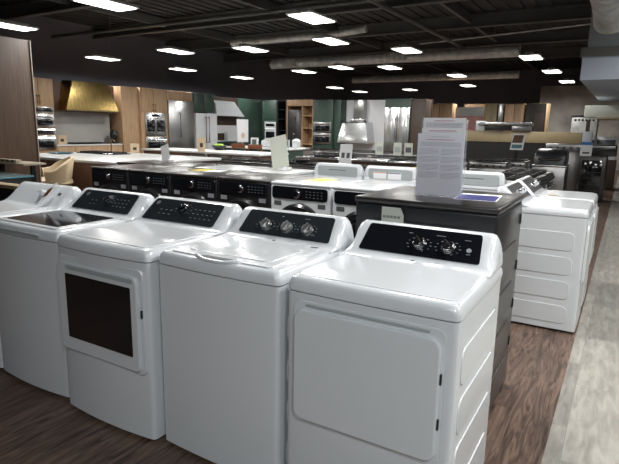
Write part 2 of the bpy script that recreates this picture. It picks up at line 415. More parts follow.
def knob(parent, deck, x, t, r, m='chrome', ring='blackp', off=0.004, ang=0.6):
    fr = pframe(deck, x, t, off)
    k = MB().lathe([(r * 1.25, 0), (r * 1.2, 0.004), (r * 1.0, 0.006), (r * 0.98, 0.016), (r * 0.9, 0.02), (0.001, 0.0205)], fr, 28).build('knob', m, parent)
    A, B = fr[1] * math.cos(ang) + fr[2] * math.sin(ang), fr[2] * math.cos(ang) - fr[1] * math.sin(ang)
    MB().prism(rr(r * 1.9, r * 0.55, r * 0.2, 3), 0.013, (fr[0] + fr[3] * 0.019, A, B, fr[3]), 0.002).build('knob_grip', m, k)
    return k
def marks(parent, deck, knobs, extra=(), r=0.036):
    b = MB(); 
    for x, t in knobs:
        for k in range(9):
            a = PI * (-0.2 + 1.4 * k / 8)
            px, py = x + math.cos(a) * r * 1.25, t + math.sin(a) * r * 0.95
            w = 0.010 if k % 2 else 0.006
            b.prism([(-w / 2, -0.0010), (w / 2, -0.0010), (w / 2, 0.0010), (-w / 2, 0.0010)], 0.0006, pframe(deck, px + (0.009 if math.cos(a) > 0 else -0.009), py, 0.0042))
    for x, t, w, h in extra:
        w *= 0.8; h *= 0.7; b.prism([(-w / 2, -h / 2), (w / 2, -h / 2), (w / 2, h / 2), (-w / 2, h / 2)], 0.0006, pframe(deck, x, t, 0.0042))
    return b.build('printed_legend', 'mark', parent)
DECK = 0.99; SEAM = 0.932; DEP = 0.68

def machine_base(t, bow, seam=SEAM, deck=DECK, emb=True, m='white', w=W, cons=True, xa=0.05, hs=1.0):
    b = MB()
    O = outline(w, DEP - 0.005, bow)
    vs, fs = loft([[(x, y, 0.02) for x, y in O], [(x, y, 0.03) for x, y in outline(w, DEP, bow, inset=-0.0)] and [(x, y, 0.03) for x, y in O], [(x, y, seam - 0.005) for x, y in O]])
    b.add(vs, fs)
    if emb: side_emboss(b, w, DEP, (0.145, 0.345, 0.54, 0.735), 0.145)
    b.build('body', m, t)
    ft = MB()
    for sx in (-1, 1):
        for y in (0.07, DEP - 0.07): ft.cyl((sx * (w / 2 - 0.06), y, 0), (sx * (w / 2 - 0.06), y, 0.022), 0.02, n=12)
    ft.build('levelling_feet', 'blackp', t)
    c = MB(); rings = []
    for z, ins in ((seam - 0.006, 0.010), (seam + 0.001, 0.010), (seam + 0.001, -0.003), (seam + 0.02, -0.004), (deck - 0.022, 0.0), (deck - 0.008, 0.007), (deck - 0.002, 0.016), (deck, 0.030)):
        rings.append([(x, y, z) for x, y in outline(w, DEP, bow, r=0.03, inset=ins)])
    vs, fs = loft(rings); c.add(vs, fs, True)
    if cons: console(c, w, deck, xa, hs)
    c.build('top_and_console', 'white2' if m == 'white' else m, t)

def deck_ridge(t, name, x0, x1, y0, y1, h=0.004, m='white2', notch=False, r=0.03):
    """raised lid plate on the deck"""
    poly = rr(x1 - x0, y1 - y0, r, 6, (x0 + x1) / 2, (y0 + y1) / 2)
    return MB().prism(poly, h, ((0, 0, DECK - 0.001), (1, 0, 0), (0, 1, 0), (0, 0, 1)), 0.003).build(name, m, t)
def ge_disc(t, x, tt, r=0.009, m='gmark', on_deck=None):
    fr = pframe(DECK, x, tt, 0.004) if on_deck is None else ((x, on_deck, DECK + 0.0045), (1, 0, 0), (0, 0.95, 0.3), (0, -0.3, 0.95))
    MB().lathe([(r, 0), (r, 0.0015), (0.0005, 0.0018)], fr, 24).build('round_emblem', m, t)

# --- right front: dryer with plain door
def make_dryer(label, loc, rz=0, group=None):
    t = thing('dryer', label, 'dryer', loc, rz, group)
    machine_base(t, 0.006)
    gp = glass_panel(t, DECK, -0.275, 0.283, -0.262, 0.266)
    knob(t, DECK, 0.004, 0.074, 0.0245, 'chrome', ang=2.2); knob(t, DECK, 0.134, 0.074, 0.0265, 'chrome', ang=2.3)
    MB().lathe([(0.011, 0), (0.0105, 0.004), (0.001, 0.0045)], pframe(DECK, 0.226, 0.070, 0.004), 24).build('start_button', 'mark', t)
    marks(t, DECK, [(0.004, 0.072), (0.134, 0.072)], [(-0.05, 0.128, 0.02, 0.004), (0.09, 0.130, 0.05, 0.003), (0.226, 0.050, 0.022, 0.003), (0.21, 0.122, 0.035, 0.003)])
    ge_disc(t, 0.0, 0, 0.0095, on_deck=0.484)
    # door with the recess round it
    fr = MB().prism(rr(0.615, 0.520, 0.035, 6), 0.004, ((0, -0.003, 0.640), (1, 0, 0), (0, 0, 1), (0, -1, 0)), 0.003)
    fr.build('door_surround', 'white', t)
    d = MB().prism(rr(0.594, 0.470, 0.045, 8), 0.016, ((-0.002, -0.006, 0.632), (1, 0, 0), (0, 0, 1), (0, -1, 0)), 0.008).build('door', 'white', t)
    MB().prism(rr(0.50, 0.010, 0.004, 3), 0.004, ((0, -0.0072, 0.884), (1, 0, 0), (0, 0, 1), (0, -1, 0)), 0.001).build('finger_recess', 'gpanel', d)
    for z in (0.55, 0.72): MB().box(0.294, 0.301, -0.016, -0.005, z - 0.02, z + 0.02, 0.002).build('hinge', 'blackp', t)
    return t
gap = W + 0.041
XC = [-0.343 - gap * i for i in range(5)]
D4 = make_dryer('white dryer with closed plain door and two chrome dials, frontmost of the row', (XC[0], 0, 0))
deck_ridge(D4, 'raised_top_plate', -0.318, 0.318, 0.035, 0.425, 0.0035)
MB().prism([(-0.315, 0.44), (-0.19, 0.44), (-0.19, 0.475), (-0.315, 0.475)], 0.001, ((0, 0, DECK + 0.001), (1, 0, 0), (0, 1, 0), (0, 0, 1))).build('instruction_sticker', 'paper', D4)

# --- top-load washer next to it
def knurl(parent, deck, x, t):
    k = knob(parent, deck, x, t, 0.027, 'steel', ang=1.2); return k
def make_washer(label, loc, rz=0, lid='plain', bow=0.012):
    t = thing('washing_machine', label, 'washing machine', loc, rz)
    machine_base(t, bow)
    L = deck_ridge(t, 'lid', -0.285, 0.285, 0.028, 0.44, 0.007)
    MB().prism(rr(0.47, 0.30, 0.03, 6, 0, 0.24), 0.003, ((0, 0, DECK + 0.006), (1, 0, 0), (0, 1, 0), (0, 0, 1)), 0.0025).build('lid_panel', 'white2', L)
    MB().prism([(-0.10, 0.016), (0.10, 0.016), (0.075, 0.045), (-0.075, 0.045)], 0.0012, ((0, 0, DECK + 0.0062), (1, 0, 0), (0, 1, 0), (0, 0, 1))).build('lid_handle_recess', 'gmark', L)
    b = MB().tube([(-0.115, 0.026, DECK + 0.006), (-0.09, 0.008, DECK + 0.004), (-0.05, 0.0, DECK - 0.001), (0, -0.002, DECK - 0.001), (0.05, 0.0, DECK - 0.001), (0.09, 0.008, DECK + 0.004), (0.115, 0.026, DECK + 0.006)], 0.009, 10)
    b.build('lid_handle', 'white2', L)
    return t
W3 = make_washer('white top-load washing machine with three dials, between the two front dryers', (XC[1], 0, 0))
glass_panel(W3, DECK, -0.262, 0.292, -0.252, 0.270, 'char')
for x in (-0.111, 0.020, 0.144): knurl(W3, DECK, x, 0.068)
marks(W3, DECK, [(-0.111, 0.068), (0.020, 0.068), (0.144, 0.068)], [(-0.03, 0.134, 0.014, 0.006), (0.12, 0.134, 0.04, 0.003), (0.19, 0.04, 0.03, 0.003)])
ge_disc(W3, -0.015, 0, 0.0095, on_deck=0.484); MB().prism([(-0.02, -0.004), (0.02, -0.004), (0.02, 0.004), (-0.02, 0.004)], 0.0006, ((0.235, 0.47, DECK + 0.003), (1, 0, 0), (0, 0.98, 0.2), (0, -0.2, 0.98))).build('small_print', 'gmark', W3)

# --- dryer with window
D2 = thing('dryer', 'white dryer with a dark square window in its door', 'dryer', (XC[2], -0.036, 0))
machine_base(D2, 0.018)
glass_panel(D2, DECK, -0.305, 0.262, -0.285, 0.256, 'char', 0.016, 0.002, SL + 0.004)
knob(D2, DECK, -0.02, 0.098, 0.026, 'black', ang=0.5)
marks(D2, DECK, [(-0.02, 0.098)], [(0.07 + 0.035 * i, 0.105 - 0.030 * j, 0.018, 0.003) for i in range(5) for j in range(3)] + [(-0.19 + 0.04 * i, 0.08 - 0.03 * j, 0.02, 0.003) for i in range(3) for j in range(2)], 0.04)
MB().lathe([(0.015, 0), (0.0145, 0.001), (0.0005, 0.0012)], pframe(DECK, -0.25, 0.125, 0.004), 24).build('round_emblem', 'gmark', D2)
deck_ridge(D2, 'raised_top_plate', -0.300, 0.300, 0.03, 0.43, 0.0045)
MB().prism(rr(0.635, 0.530, 0.03, 6), 0.020, ((0.0, 0.006, 0.627), (1, 0, 0), (0, 0, 1), (0, -1, 0)), 0.003).build('door_surround', 'white', D2)
dr = MB().prism(rr(0.602, 0.480, 0.030, 7), 0.030, ((-0.008, 0.002, 0.617), (1, 0, 0), (0, 0, 1), (0, -1, 0)), 0.006).build('door', 'white', D2)
MB().prism(rr(0.490, 0.350, 0.006, 3), 0.004, ((0.006, -0.0275, 0.628), (1, 0, 0), (0, 0, 1), (0, -1, 0)), 0.002).build('door_window', 'black', dr)
MB().prism(rr(0.50, 0.022, 0.010, 4), 0.003, ((0.02, -0.0272, 0.836), (1, 0, 0), (0, 0, 1), (0, -1, 0)), 0.001).build('door_handle', 'gpanel', dr)
MB().box(0.309, 0.315, -0.024, -0.010, 0.66, 0.70, 0.002).build('hinge', 'blackp', D2)

# --- washer with glass lid
W1 = thing('washing_machine', 'white top-load washing machine with a dark glass lid', 'washing machine', (XC[3], 0, 0))
machine_base(W1, 0.020)
L = deck_ridge(W1, 'lid', -0.300, 0.300, 0.025, 0.44, 0.008)
MB().prism(rr(0.52, 0.36, 0.02, 5, 0, 0.24), 0.002, ((0, 0, DECK + 0.0065), (1, 0, 0), (0, 1, 0), (0, 0, 1)), 0.001).build('glass_pane', 'black', L)
MB().prism(rr(0.42, 0.018, 0.008, 4), 0.003, ((0, -0.025, SEAM + 0.022), (1, 0, 0), (0, 0, 1), (0, -1, 0)), 0.001).build('lid_grip', 'gpanel', L)
glass_panel(W1, DECK, -0.285, 0.275, -0.262, 0.262, 'char', 0.016, 0.002, SL + 0.004)
knob(W1, DECK, 0.02, 0.098, 0.024, 'black', ang=0.5)
marks(W1, DECK, [(0.02, 0.098)], [(0.10 + 0.035 * i, 0.105 - 0.028 * j, 0.018, 0.003) for i in range(4) for j in range(3)] + [(-0.13 + 0.04 * i, 0.08 - 0.03 * j, 0.02, 0.003) for i in range(2) for j in range(2)], 0.036)
MB().lathe([(0.015, 0), (0.0145, 0.001), (0.0005, 0.0012)], pframe(DECK, -0.215, 0.125, 0.004), 24).build('round_emblem', 'gmark', W1)

# --- leftmost washer
M0 = make_washer('white top-load washing machine with white console, leftmost of the front row', (XC[4] + 0.02, 0, 0), bow=0.018)
knob(M0, DECK, 0.045, 0.088, 0.022, 'white2', ang=0.4)
MB().prism(rr(0.014, 0.03, 0.005, 3), 0.003, pframe(DECK, 0.080, 0.088, 0.0015)).build('dial_scale', 'black', M0)
MB().prism(rr(0.03, 0.022, 0.004, 3), 0.003, pframe(DECK, 0.23, 0.098, 0.0015)).build('display_window', 'black', M0)
hg = thing('hang_tag', 'brown and white card tag leaning on the leftmost washer console', 'tag', (-3.065, 0.468, DECK + 0.012))
MB().prism(rr(0.055, 0.24, 0.01, 3, 0, 0.12), 0.003, ((0, 0, 0), (0.92, 0.2, 0.33), (0.15, 0.48, 0.60), (-0.3, -0.85, 0.4))).build('card', 'paper', hg)
MB().prism(rr(0.045, 0.09, 0.005, 3, 0, 0.14), 0.001, ((-0.003, -0.0034, 0.0016), (0.92, 0.2, 0.33), (0.15, 0.48, 0.60), (-0.3, -0.85, 0.4))).build('printed_picture', 'wood', hg)

D2.scale = (1, 1.09, 1); D2.location.x += 0.015; W1.scale = (1, 1.05, 1); W1.location.x += 0.02; M0.location.x += 0.03

# --- the two white dryers facing the aisle
R1 = make_dryer('white dryer facing the aisle, nearer of the two, its pressed side panel in view', (0.218, 2.75 + 0.343, 0), PI / 2)
deck_ridge(R1, 'raised_top_plate', -0.318, 0.318, 0.035, 0.425, 0.0035)
for ch in R1.children:
    if ch.name.startswith('control_panel'): ch.data = ch.data.copy(); ch.data.materials[0] = M['dsteel']
R2 = dup(R1, (0.218, 2.75 + 0.343 + gap, 0), PI / 2, 'white dryer facing the aisle, farther of the two, just behind its twin')
mq = tag(MB().prism(rr(0.07, 0.10, 0.004, 2), 0.004, ((-0.13, 3.62, DECK + 0.0055), (1, 0, 0), (0, 1, 0), (0, 0, 1))).build('leaflet', 'cream'), 'small cream leaflet lying on the farther aisle dryer', 'leaflet')

# --- dark machine seen from behind
DX0, DX1, DY0, DY1, DH = -0.845, -0.085, 0.93, 1.62, 1.20
BK = thing('dark_dryer', 'black stainless dryer seen from behind, papers standing on its top', 'dryer', ((DX0 + DX1) / 2, DY0, 0))
hw = (DX1 - DX0) / 2
b = MB().box(-hw, hw, 0.0, DY1 - DY0, 0.02, DH - 0.035, 0.012, 3)
P = rr(0.60, 0.80, 0.05, 6)
b.prism(rr(0.58, 0.86, 0.05, 6), 0.008, ((0, 0, 0.66), (1, 0, 0), (0, 0, 1), (0, -1, 0)), 0.006)
b.prism(rr(0.46, 0.72, 0.05, 6), 0.014, ((0.03, 0, 0.69), (1, 0, 0), (0, 0, 1), (0, -1, 0)), 0.006)
b.build('body', 'dgrey', BK)
sp = MB()
sp.box(hw, hw + 0.004, 0.012, DY1 - DY0 - 0.012, 0.03, DH - 0.05, 0.0015)
for z in (0.15, 0.39, 0.63, 0.87): sp.prism(rr(0.56, 0.17, 0.07, 6), 0.008, ((hw + 0.003, 0.30, z), (0, 1, 0), (0, 0, 1), (1, 0, 0)), 0.006)
sp.build('side_panel', 'dsteel', BK)
for z in (0.30, 0.54, 0.78, 1.06): MB().box(hw + 0.003, hw + 0.010, DY1 - DY0 - 0.05, DY1 - DY0 - 0.028, z - 0.03, z + 0.03, 0.003).build('side_slot', 'blackp', BK)
MB().box(-hw - 0.006, hw + 0.008, -0.008, DY1 - DY0 + 0.01, DH - 0.035, DH, 0.012, 4).build('top_plate', 'dsteel', BK)
stk = MB().prism([(0, 0), (0.125, 0), (0.125, 0.045), (0.105, 0.085), (0, 0.085)], 0.0015, ((-0.215, -0.0145, 1.072), (1, 0, 0), (0, 0, 1), (0, -1, 0))).build('rating_sticker', 'paperg', BK)
b = MB()
for i in range(14): b.box(-0.205 + i * 0.007, -0.205 + i * 0.007 + (0.003 if i % 3 else 0.005), -0.0168, -0.016, 1.098, 1.112)
b.build('sticker_print', 'gmark', stk)
for xx, yy, ww, hh_, m, lab in ((0.19, 0.32, 0.20, 0.10, 'blue', None), ): 
    lf = thing('leaflet', 'white leaflet with painted blue reflection, flat on the black stainless dryer', 'leaflet', ((DX0 + DX1) / 2 + 0.20, DY0 + 0.36, DH + 0.0005), 0.1)
    MB().box(-0.11, 0.11, -0.15, 0.15, 0, 0.002).build('sheet', 'paper', lf)
    MB().box(-0.105, 0.105, -0.145, 0.09, 0.002, 0.003).build('blue_print_and_reflection', 'blue', lf)  # blue reflection on the dark top, painted as a flat sheet

# paper holder
hy = DY0 + 0.24
xl = at(414.3, 196, 'y', hy).x; xr = at(460.5, 197, 'y', hy).x; zt2 = at(440, 118, 'y', hy + 0.05).z; zt1 = at(440, 134, 'y', hy).z
wd = xr - xl; cx = (xl + xr) / 2
H = thing('sign_holder', 'clear acrylic sign holder with printed sheets on the black stainless dryer', 'sign', (cx, hy, DH + 0.001), 0.0)
h1 = zt1 - DH; h2 = zt2 - DH
def txt(b, x0, x1, z, w, hh, y):
    x = x0
    while x < x1 - 0.004:
        l = random.uniform(0.005, 0.014) * w; l = min(l, x1 - x); b.box(x, x + l, y - 0.0004, y, z, z + hh); x += l + 0.0022
MB().box(-wd / 2, wd / 2, -0.003, -0.001, 0.0, h1 + 0.004, 0.0005).build('front_sheet_cover', 'acrylic', H)
MB().box(-wd / 2, wd / 2, -0.02, 0.06, -0.0008, 0.0022, 0.0005).build('holder_foot', 'acrylic', H)
sh = MB().box(-wd / 2 + 0.004, wd / 2 - 0.004, 0.0002, 0.0012, 0.012, h1).build('front_sheet', 'paper', H)
b = MB(); r_ = MB()
txt(b, -0.05, 0.05, h1 - 0.018, 1, 0.0028, 0)
txt(r_, -0.075, 0.075, h1 - 0.034, 1.2, 0.004, 0)
for k in range(4): txt(b, -wd / 2 + 0.018, wd / 2 - 0.018, h1 - 0.048 - k * 0.006, 1, 0.0022, 0)
for k in range(24):
    if k % 6 == 5: continue
    z = h1 - 0.082 - k * 0.0072
    if z < 0.03: break
    txt(b, -wd / 2 + 0.014, -0.004 - (0.03 if k % 6 == 4 else 0), z, 1, 0.0022, 0); txt(b, 0.008, wd / 2 - 0.014 - (0.04 if k % 6 == 4 else 0), z, 1, 0.0022, 0)
b.build('sheet_text', 'print', sh); r_.build('sheet_heading', 'red', sh)
ws = wd / 2 - 0.008
mid = MB().box(-ws + 0.012, ws + 0.004 - 0.004, 0.012, 0.013, 0.012, h1 + 0.03).build('middle_sheet', 'paper', H)
r_ = MB(); txt(r_, -0.07, 0.08, h1 + 0.014, 1.2, 0.004, 0.012); r_.build('sheet_heading', 'red', mid)
bk = MB().box(-ws + 0.004, ws - 0.004, 0.049, 0.050, 0.012, h2).build('back_sheet', 'paper', H)
b = MB(); r_ = MB(); txt(r_, -0.055, 0.055, h2 - 0.018, 1.2, 0.0035, 0.049)
for k in range(4): txt(b, -ws + 0.02, ws - 0.02, h2 - 0.030 - k * 0.007, 1, 0.0024, 0.049)
b.build('sheet_text', 'print', bk); r_.build('sheet_heading', 'red', bk)
MB().box(-wd / 2, wd / 2, 0.052, 0.0535, 0.0, h2 - 0.01, 0.0005).build('back_board', 'acrylic', H)

# ------------------------------------------------------------------ low divider behind the front row
struct('trim_12', MB().box(-4.6, -0.9, 0.76, 0.80, 0, 1.02), 'blackp')
dv = MB().box(-4.6, -1.75, 0.74, 0.84, 1.03, 1.06, 0.004); struct('trim_13', dv, 'tan')

# ------------------------------------------------------------------ front-load row
def make_frontload(label, loc, m, w=0.69):
    t = thing('front_load_washer', label, 'washing machine', loc)
    h = 1.03; d = 0.78
    wh = m == 'white'
    MB().box(-w / 2, w / 2, 0, d, 0.02, h - 0.03, 0.02, 3).build('body', m, t)
    MB().box(-w / 2 - 0.001, w / 2 + 0.001, -0.004, d, h - 0.032, h, 0.014, 3).build('top', 'white2' if wh else 'dsteel', t)
    MB().prism(rr(w - 0.05, 0.125, 0.03, 5), 0.012, ((0, 0.002, h - 0.105), (1, 0, 0), (0, 0, 1), (0, -1, 0)), 0.004).build('control_panel', 'black', t)
    fr = ((-0.02, -0.010, h - 0.105), (1, 0, 0), (0, 0, 1), (0, -1, 0))
    k = MB().lathe([(0.048, 0), (0.046, 0.012), (0.036, 0.014), (0.034, 0.03), (0.001, 0.031)], fr, 28).build('knob', 'chrome', t)
    MB().lathe([(0.032, 0), (0.030, 0.004), (0.001, 0.005)], ((-0.02, -0.041, h - 0.105), (1, 0, 0), (0, 0, 1), (0, -1, 0)), 24).build('knob_cap', 'black', k)
    b = MB()
    for i in range(5):
        for j in range(3): b.box(0.08 + i * 0.042, 0.10 + i * 0.042, -0.0108, -0.0098, h - 0.135 + j * 0.028, h - 0.132 + j * 0.028)
    b.build('printed_legend', 'mark', t)
    O = ((0, 0.0, 0.545), (1, 0, 0), (0, 0, 1), (0, -1, 0))
    dr = MB().lathe([(0.285, 0), (0.28, 0.03), (0.255, 0.05), (0.215, 0.05), (0.19, 0.03), (0.001, 0.028)], O, 48).build('door', 'graph', t)
    MB().lathe([(0.205, 0.045), (0.17, 0.055), (0.10, 0.066), (0.001, 0.07)], O, 40).build('door_glass', 'black', dr)
    for sx in (-1, 1):
        MB().prism(rr(0.085, 0.045, 0.006, 3), 0.002, ((sx * 0.255, 0.0, h - 0.215), (1, 0, 0), (0, 0, 1), (0, -1, 0)), 0.0005).build('info_label', 'gmark' if wh else 'mark', t)
    return t
YR = 2.7
def xat(u, v=175, y=YR): return at(u, v, 'y', y).x
fw = make_frontload('white front-load washer in second row, just right of the dark machines', (-2.315, YR, 0), 'white')
dup(fw, (-1.60, YR, 0), 0, 'white front-load washer in second row, partly hidden by the black stainless dryer')
fd = make_frontload('dark front-load washer with round silver dial, beside the white front-loader', (-3.02, YR, 0), 'graph')
labs = ['dark front-load washer second from the white front-loader', 'dark front-load washer third from the white front-loader', 'dark front-load washer farthest left in the second row']
for i in range(3):
    o = dup(fd, ((-3.715, -4.42, -5.13)[i], YR, 0), 0, labs[i])
for i, (u, v, rz, m, lab) in enumerate(((216, 171, 0.3, 'paper', 'white sheet lying on dark washer beside the yellow label'), (203, 170, 0.1, 'yellow', 'yellow energy label lying on top of the dark front-load washer'), (322, 180, -0.2, 'yellow', 'yellow energy label lying on the nearer white front-load washer'),)):
    p = at(u, v, 'z', 1.031)
    o = MB().box(-0.11, 0.11, -0.14, 0.14, 0, 0.0015).build('energy_label' if m == 'yellow' else 'paper_sheet', m); o.location = p; o.rotation_euler = (0, 0, rz); tag(o, lab, 'label' if m == 'yellow' else 'paper')

# second line of dark tops behind (backs to the first)
for i, (x, m, lab) in enumerate(((-5.9, 'dsteel', 'black stainless machine behind the dark front-loaders, farthest left'), (-5.1, 'dsteel', 'black stainless machine behind the dark front-loaders, second from the left'),
                    (-4.3, 'counter', 'pale topped machine behind the dark front-loaders, left of the tilted card'), (-3.5, 'counter', 'pale topped machine behind the front-loaders, under the tilted card'))):
    t = thing('laundry_machine', lab, 'washing machine', (x, 3.75, 0))
    MB().box(-0.36, 0.36, 0, 0.72, 0.02, 0.97, 0.015).build('body', 'graph' if m == 'dsteel' else 'white', t)
    MB().box(-0.365, 0.365, -0.005, 0.73, 0.971, 1.01, 0.012, 3).build('top', m, t)
    MB().prism(rr(0.6, 0.7, 0.05), 0.006, ((0, 0, 0.5), (1, 0, 0), (0, 0, 1), (0, -1, 0)), 0.004).build('rear_panel', 'gpanel' if m != 'dsteel' else 'dgrey', t)

def tilted_card(u, v0, y, w, h, m, lab, lean=0.2, rz=0.0, zb=1.0, roll=0.0, name='sign_card'):
    p = at(u, v0, 'y', y)
    t = thing(name, lab, 'sign', (p.x, y, zb), rz)
    N = Vector((0, -math.cos(lean), math.sin(lean))); B = Vector((math.sin(roll), math.sin(lean) * math.cos(roll), math.cos(lean) * math.cos(roll))); t.location.z = zb + w / 2 * abs(math.sin(roll)) + 0.006; A = B.cross(N).normalized()
    MB().prism([(-w / 2, 0), (w / 2, 0), (w / 2, h), (-w / 2, h)], 0.004, ((0, 0, 0), A, B, N)).build('card', m, t)
    MB().box(-w * 0.35, w * 0.35, 0.004, 0.12, (-w / 2 * abs(math.sin(roll)) - 0.001) if roll else 0.0, 0.006).build('stand_foot', 'paper', t)
    return t, A, B, N
tilted_card(281, 170, 4.1, 0.26, 0.42, 'paperg', 'pale green card leaning tall on the pale topped machine', 0.12, 0, 1.01, -0.22)
tilted_card(166, 158, 4.2, 0.16, 0.24, 'paper', 'narrow white card standing on dark machine before the sink island', 0.2, 0, 1.01, -0.3)

# ------------------------------------------------------------------ third row: washers seen from behind
def make_back_washer(label, loc):
    t = thing('washing_machine', label, 'washing machine', loc, PI)
    machine_base(t, 0.012, xa=0.06)
    MB().prism(rr(0.57, 0.125, 0.03, 5), 0.006, ((0, DEP - 0.001, DECK + 0.040), (-1, 0, 0), (0, 0, 1), (0, 1, 0)), 0.003).build('console_back', 'gpanel', t)
    MB().prism(rr(0.24, 0.008, 0.003, 3), 0.002, ((0, DEP + 0.0045, DECK + 0.055), (-1, 0, 0), (0, 0, 1), (0, 1, 0))).build('back_slot', 'gmark', t)
    return t
YB3 = 4.30
bw = make_back_washer('white washer seen from behind, left one, grey console back with slot', (-2.74, YB3 + DEP, 0))
bw2 = dup(bw, (-2.02, YB3 + DEP, 0), PI, 'white washer seen from behind with orange-topped stickers on its console back')
dup(bw, (-1.03, YB3 + DEP, 0), PI, 'white washer seen from behind, just right of the printed sign sheets')
for x, m in ((0.13, 'orange'), (-0.06, 'blue')):
    s = MB().box(x - 0.085, x + 0.085, DEP + 0.0045, DEP + 0.0065, DECK - 0.02, DECK + 0.062).build('sticker', 'paper', bw2)
    MB().box(x - 0.08, x + 0.08, DEP + 0.0065, DEP + 0.0075, DECK + 0.05, DECK + 0.058).build('sticker_header', m, s)

# ------------------------------------------------------------------ cooking ranges
def make_range(label, loc, rz=0.0, m='steel'):
    t = thing('range_cooker', label, 'range cooker', loc, rz)
    w = 0.76
    MB().box(-w / 2, w / 2, 0.0, 0.64, 0.08, 0.90, 0.006).build('body', m, t)
    MB().box(-w / 2 + 0.02, w / 2 - 0.02, 0.04, 0.60, 0.0, 0.08).build('plinth', 'blackp', t)
    MB().box(-w / 2 - 0.003, w / 2 + 0.003, -0.02, 0.65, 0.90, 0.925, 0.008).build('cooktop', 'dsteel', t)
    MB().box(-w / 2 + 0.04, w / 2 - 0.04, 0.05, 0.60, 0.925, 0.93).build('burner_tray', 'black', t)
    g = MB()
    for cx in (-0.235, 0, 0.235):
        for k in range(3): g.box(cx - 0.10, cx + 0.10, 0.10 + k * 0.2 - 0.006, 0.10 + k * 0.2 + 0.006, 0.945, 0.962)
        for k in (-1, 0, 1): g.box(cx + k * 0.095 - 0.006, cx + k * 0.095 + 0.006, 0.07, 0.58, 0.945, 0.962)
        for sx in (-1, 1):
            for sy in (0.08, 0.57): g.box(cx + sx * 0.09 - 0.006, cx + sx * 0.09 + 0.006, sy - 0.006, sy + 0.006, 0.928, 0.95)
    g.build('grates', 'grate', t)
    MB().box(-w / 2, w / 2, -0.035, 0.0, 0.80, 0.90, 0.01).build('control_panel', m, t)
    for k in range(5):
        fr = ((-0.28 + k * 0.14, -0.034, 0.85), (1, 0, 0), (0, 0, 1), (0, -1, 0))
        MB().lathe([(0.024, 0), (0.02, 0.028), (0.001, 0.03)], fr, 16).build('knob', 'blackp', t)
    d = MB().box(-w / 2 + 0.01, w / 2 - 0.01, -0.035, -0.001, 0.26, 0.78, 0.006).build('oven_door', m, t)
    MB().box(-0.24, 0.24, -0.038, -0.034, 0.36, 0.62, 0.001).build('door_glass', 'black', d)
    MB().tube([(-0.30, -0.036, 0.72), (-0.30, -0.085, 0.72), (0.30, -0.085, 0.72), (0.30, -0.036, 0.72)], 0.011, 8).build('handle', 'chrome', d)
    dw = MB().box(-w / 2 + 0.01, w / 2 - 0.01, -0.033, -0.001, 0.09, 0.245, 0.006).build('drawer', m, t)
    return t
RP = 0.80
rg = make_range('stainless gas range, leftmost of the row just behind the white washers', (-5.9, 6.1, 0))
words = ['leftmost', 'second from the left', 'third from the left', 'fourth from the left', 'fifth from the left', 'sixth from the left', 'seventh from the left', 'eighth from the left']
for k in range(1, 6): dup(rg, (-5.9 + RP * k, 6.1, 0), 0, 'stainless gas range, %s in the row just behind the white washers' % words[k])
for k in range(6): dup(rg, (-6.1 + RP * k, 9.9, 0), 0, 'stainless gas range, %s in the second row of ranges' % words[k])
for k in range(6): dup(rg, (-7.7 + RP * k, 12.8, 0), PI, 'stainless gas range, %s in the third row of ranges' % words[k])
for k in range(3): dup(rg, (-0.62, 5.9 + RP * k, 0), PI / 2, 'stainless gas range facing the aisle, %s' % ['nearest of the three', 'middle of the three', 'farthest of the three'][k])
# slim black hobs and wall ovens shown between the rows
for i, (x, y, lab) in enumerate(((-4.9, 8.8, ''),)): pass
def hob_island(x0, x1, y0, y1, label):
    t = thing('display_island', label, 'display counter', ((x0 + x1) / 2, y0, 0)); w = x1 - x0; d = y1 - y0
    MB().box(-w / 2 + 0.03, w / 2 - 0.03, 0.03, d - 0.03, 0, 0.90).build('base', 'brown', t)
    MB().box(-w / 2, w / 2, 0, d, 0.90, 0.94, 0.006).build('worktop', 'steel2', t)
    return t
hob_island(-5.9, -2.6, 8.3, 8.9, 'long steel-topped display counter between the rows of ranges')
def cooktop(x, y, z, lab, w=0.9):
    t = thing('cooktop', lab, 'cooktop', (x, y, z))
    MB().box(-w / 2, w / 2, -0.26, 0.26, 0, 0.02, 0.006).build('plate', 'black', t)
    g = MB()
    for k in range(5): g.box(-w / 2 + 0.06, w / 2 - 0.06, -0.2 + 0.1 * k - 0.006, -0.2 + 0.1 * k + 0.006, 0.03, 0.048)
    for k in range(7): g.box(-w / 2 + 0.06 + k * (w - 0.12) / 6 - 0.006, -w / 2 + 0.06 + k * (w - 0.12) / 6 + 0.006, -0.2, 0.2, 0.02, 0.048)
    g.build('grates', 'grate', t)
    return t
cooktop(-5.1, 8.6, 0.94, 'black gas cooktop on the long steel counter, left one'); cooktop(-3.3, 8.6, 0.94, 'black gas cooktop on the long steel counter, right one')

# ------------------------------------------------------------------ kitchens along the left and back walls
XL = -12.85; YK = 17.2
def box_l(name, u0, u1, v0, v1, m, parent, depth, x=XL, bev=0.01, origin=None):
    """a front on the left wall plane, given by the photo's extent; v1 may be a height"""
    a = at(u0, 120, 'x', x).y; c = at(u1, 120, 'x', x).y; um = (u0 + u1) / 2
    zt = v0[0] if isinstance(v0, tuple) else at(um, v0, 'x', x).z
    zb = v1[0] if isinstance(v1, tuple) else at(um, v1, 'x', x).z
    return MB().box(x - depth, x, a, c, zb, zt, bev).build(name, m, parent)
def box_b(name, u0, u1, v0, v1, m, parent, depth, y=YK, bev=0.01):
    um = (u0 + u1) / 2
    a = at(u0, 120, 'y', y).x; c = at(u1, 120, 'y', y).x
    zt = v0[0] if isinstance(v0, tuple) else at(um, v0, 'y', y).z
    zb = v1[0] if isinstance(v1, tuple) else at(um, v1, 'y', y).z
    return MB().box(a, c, y, y + depth, zb, zt, bev).build(name, m, parent)
TOP = 2.72
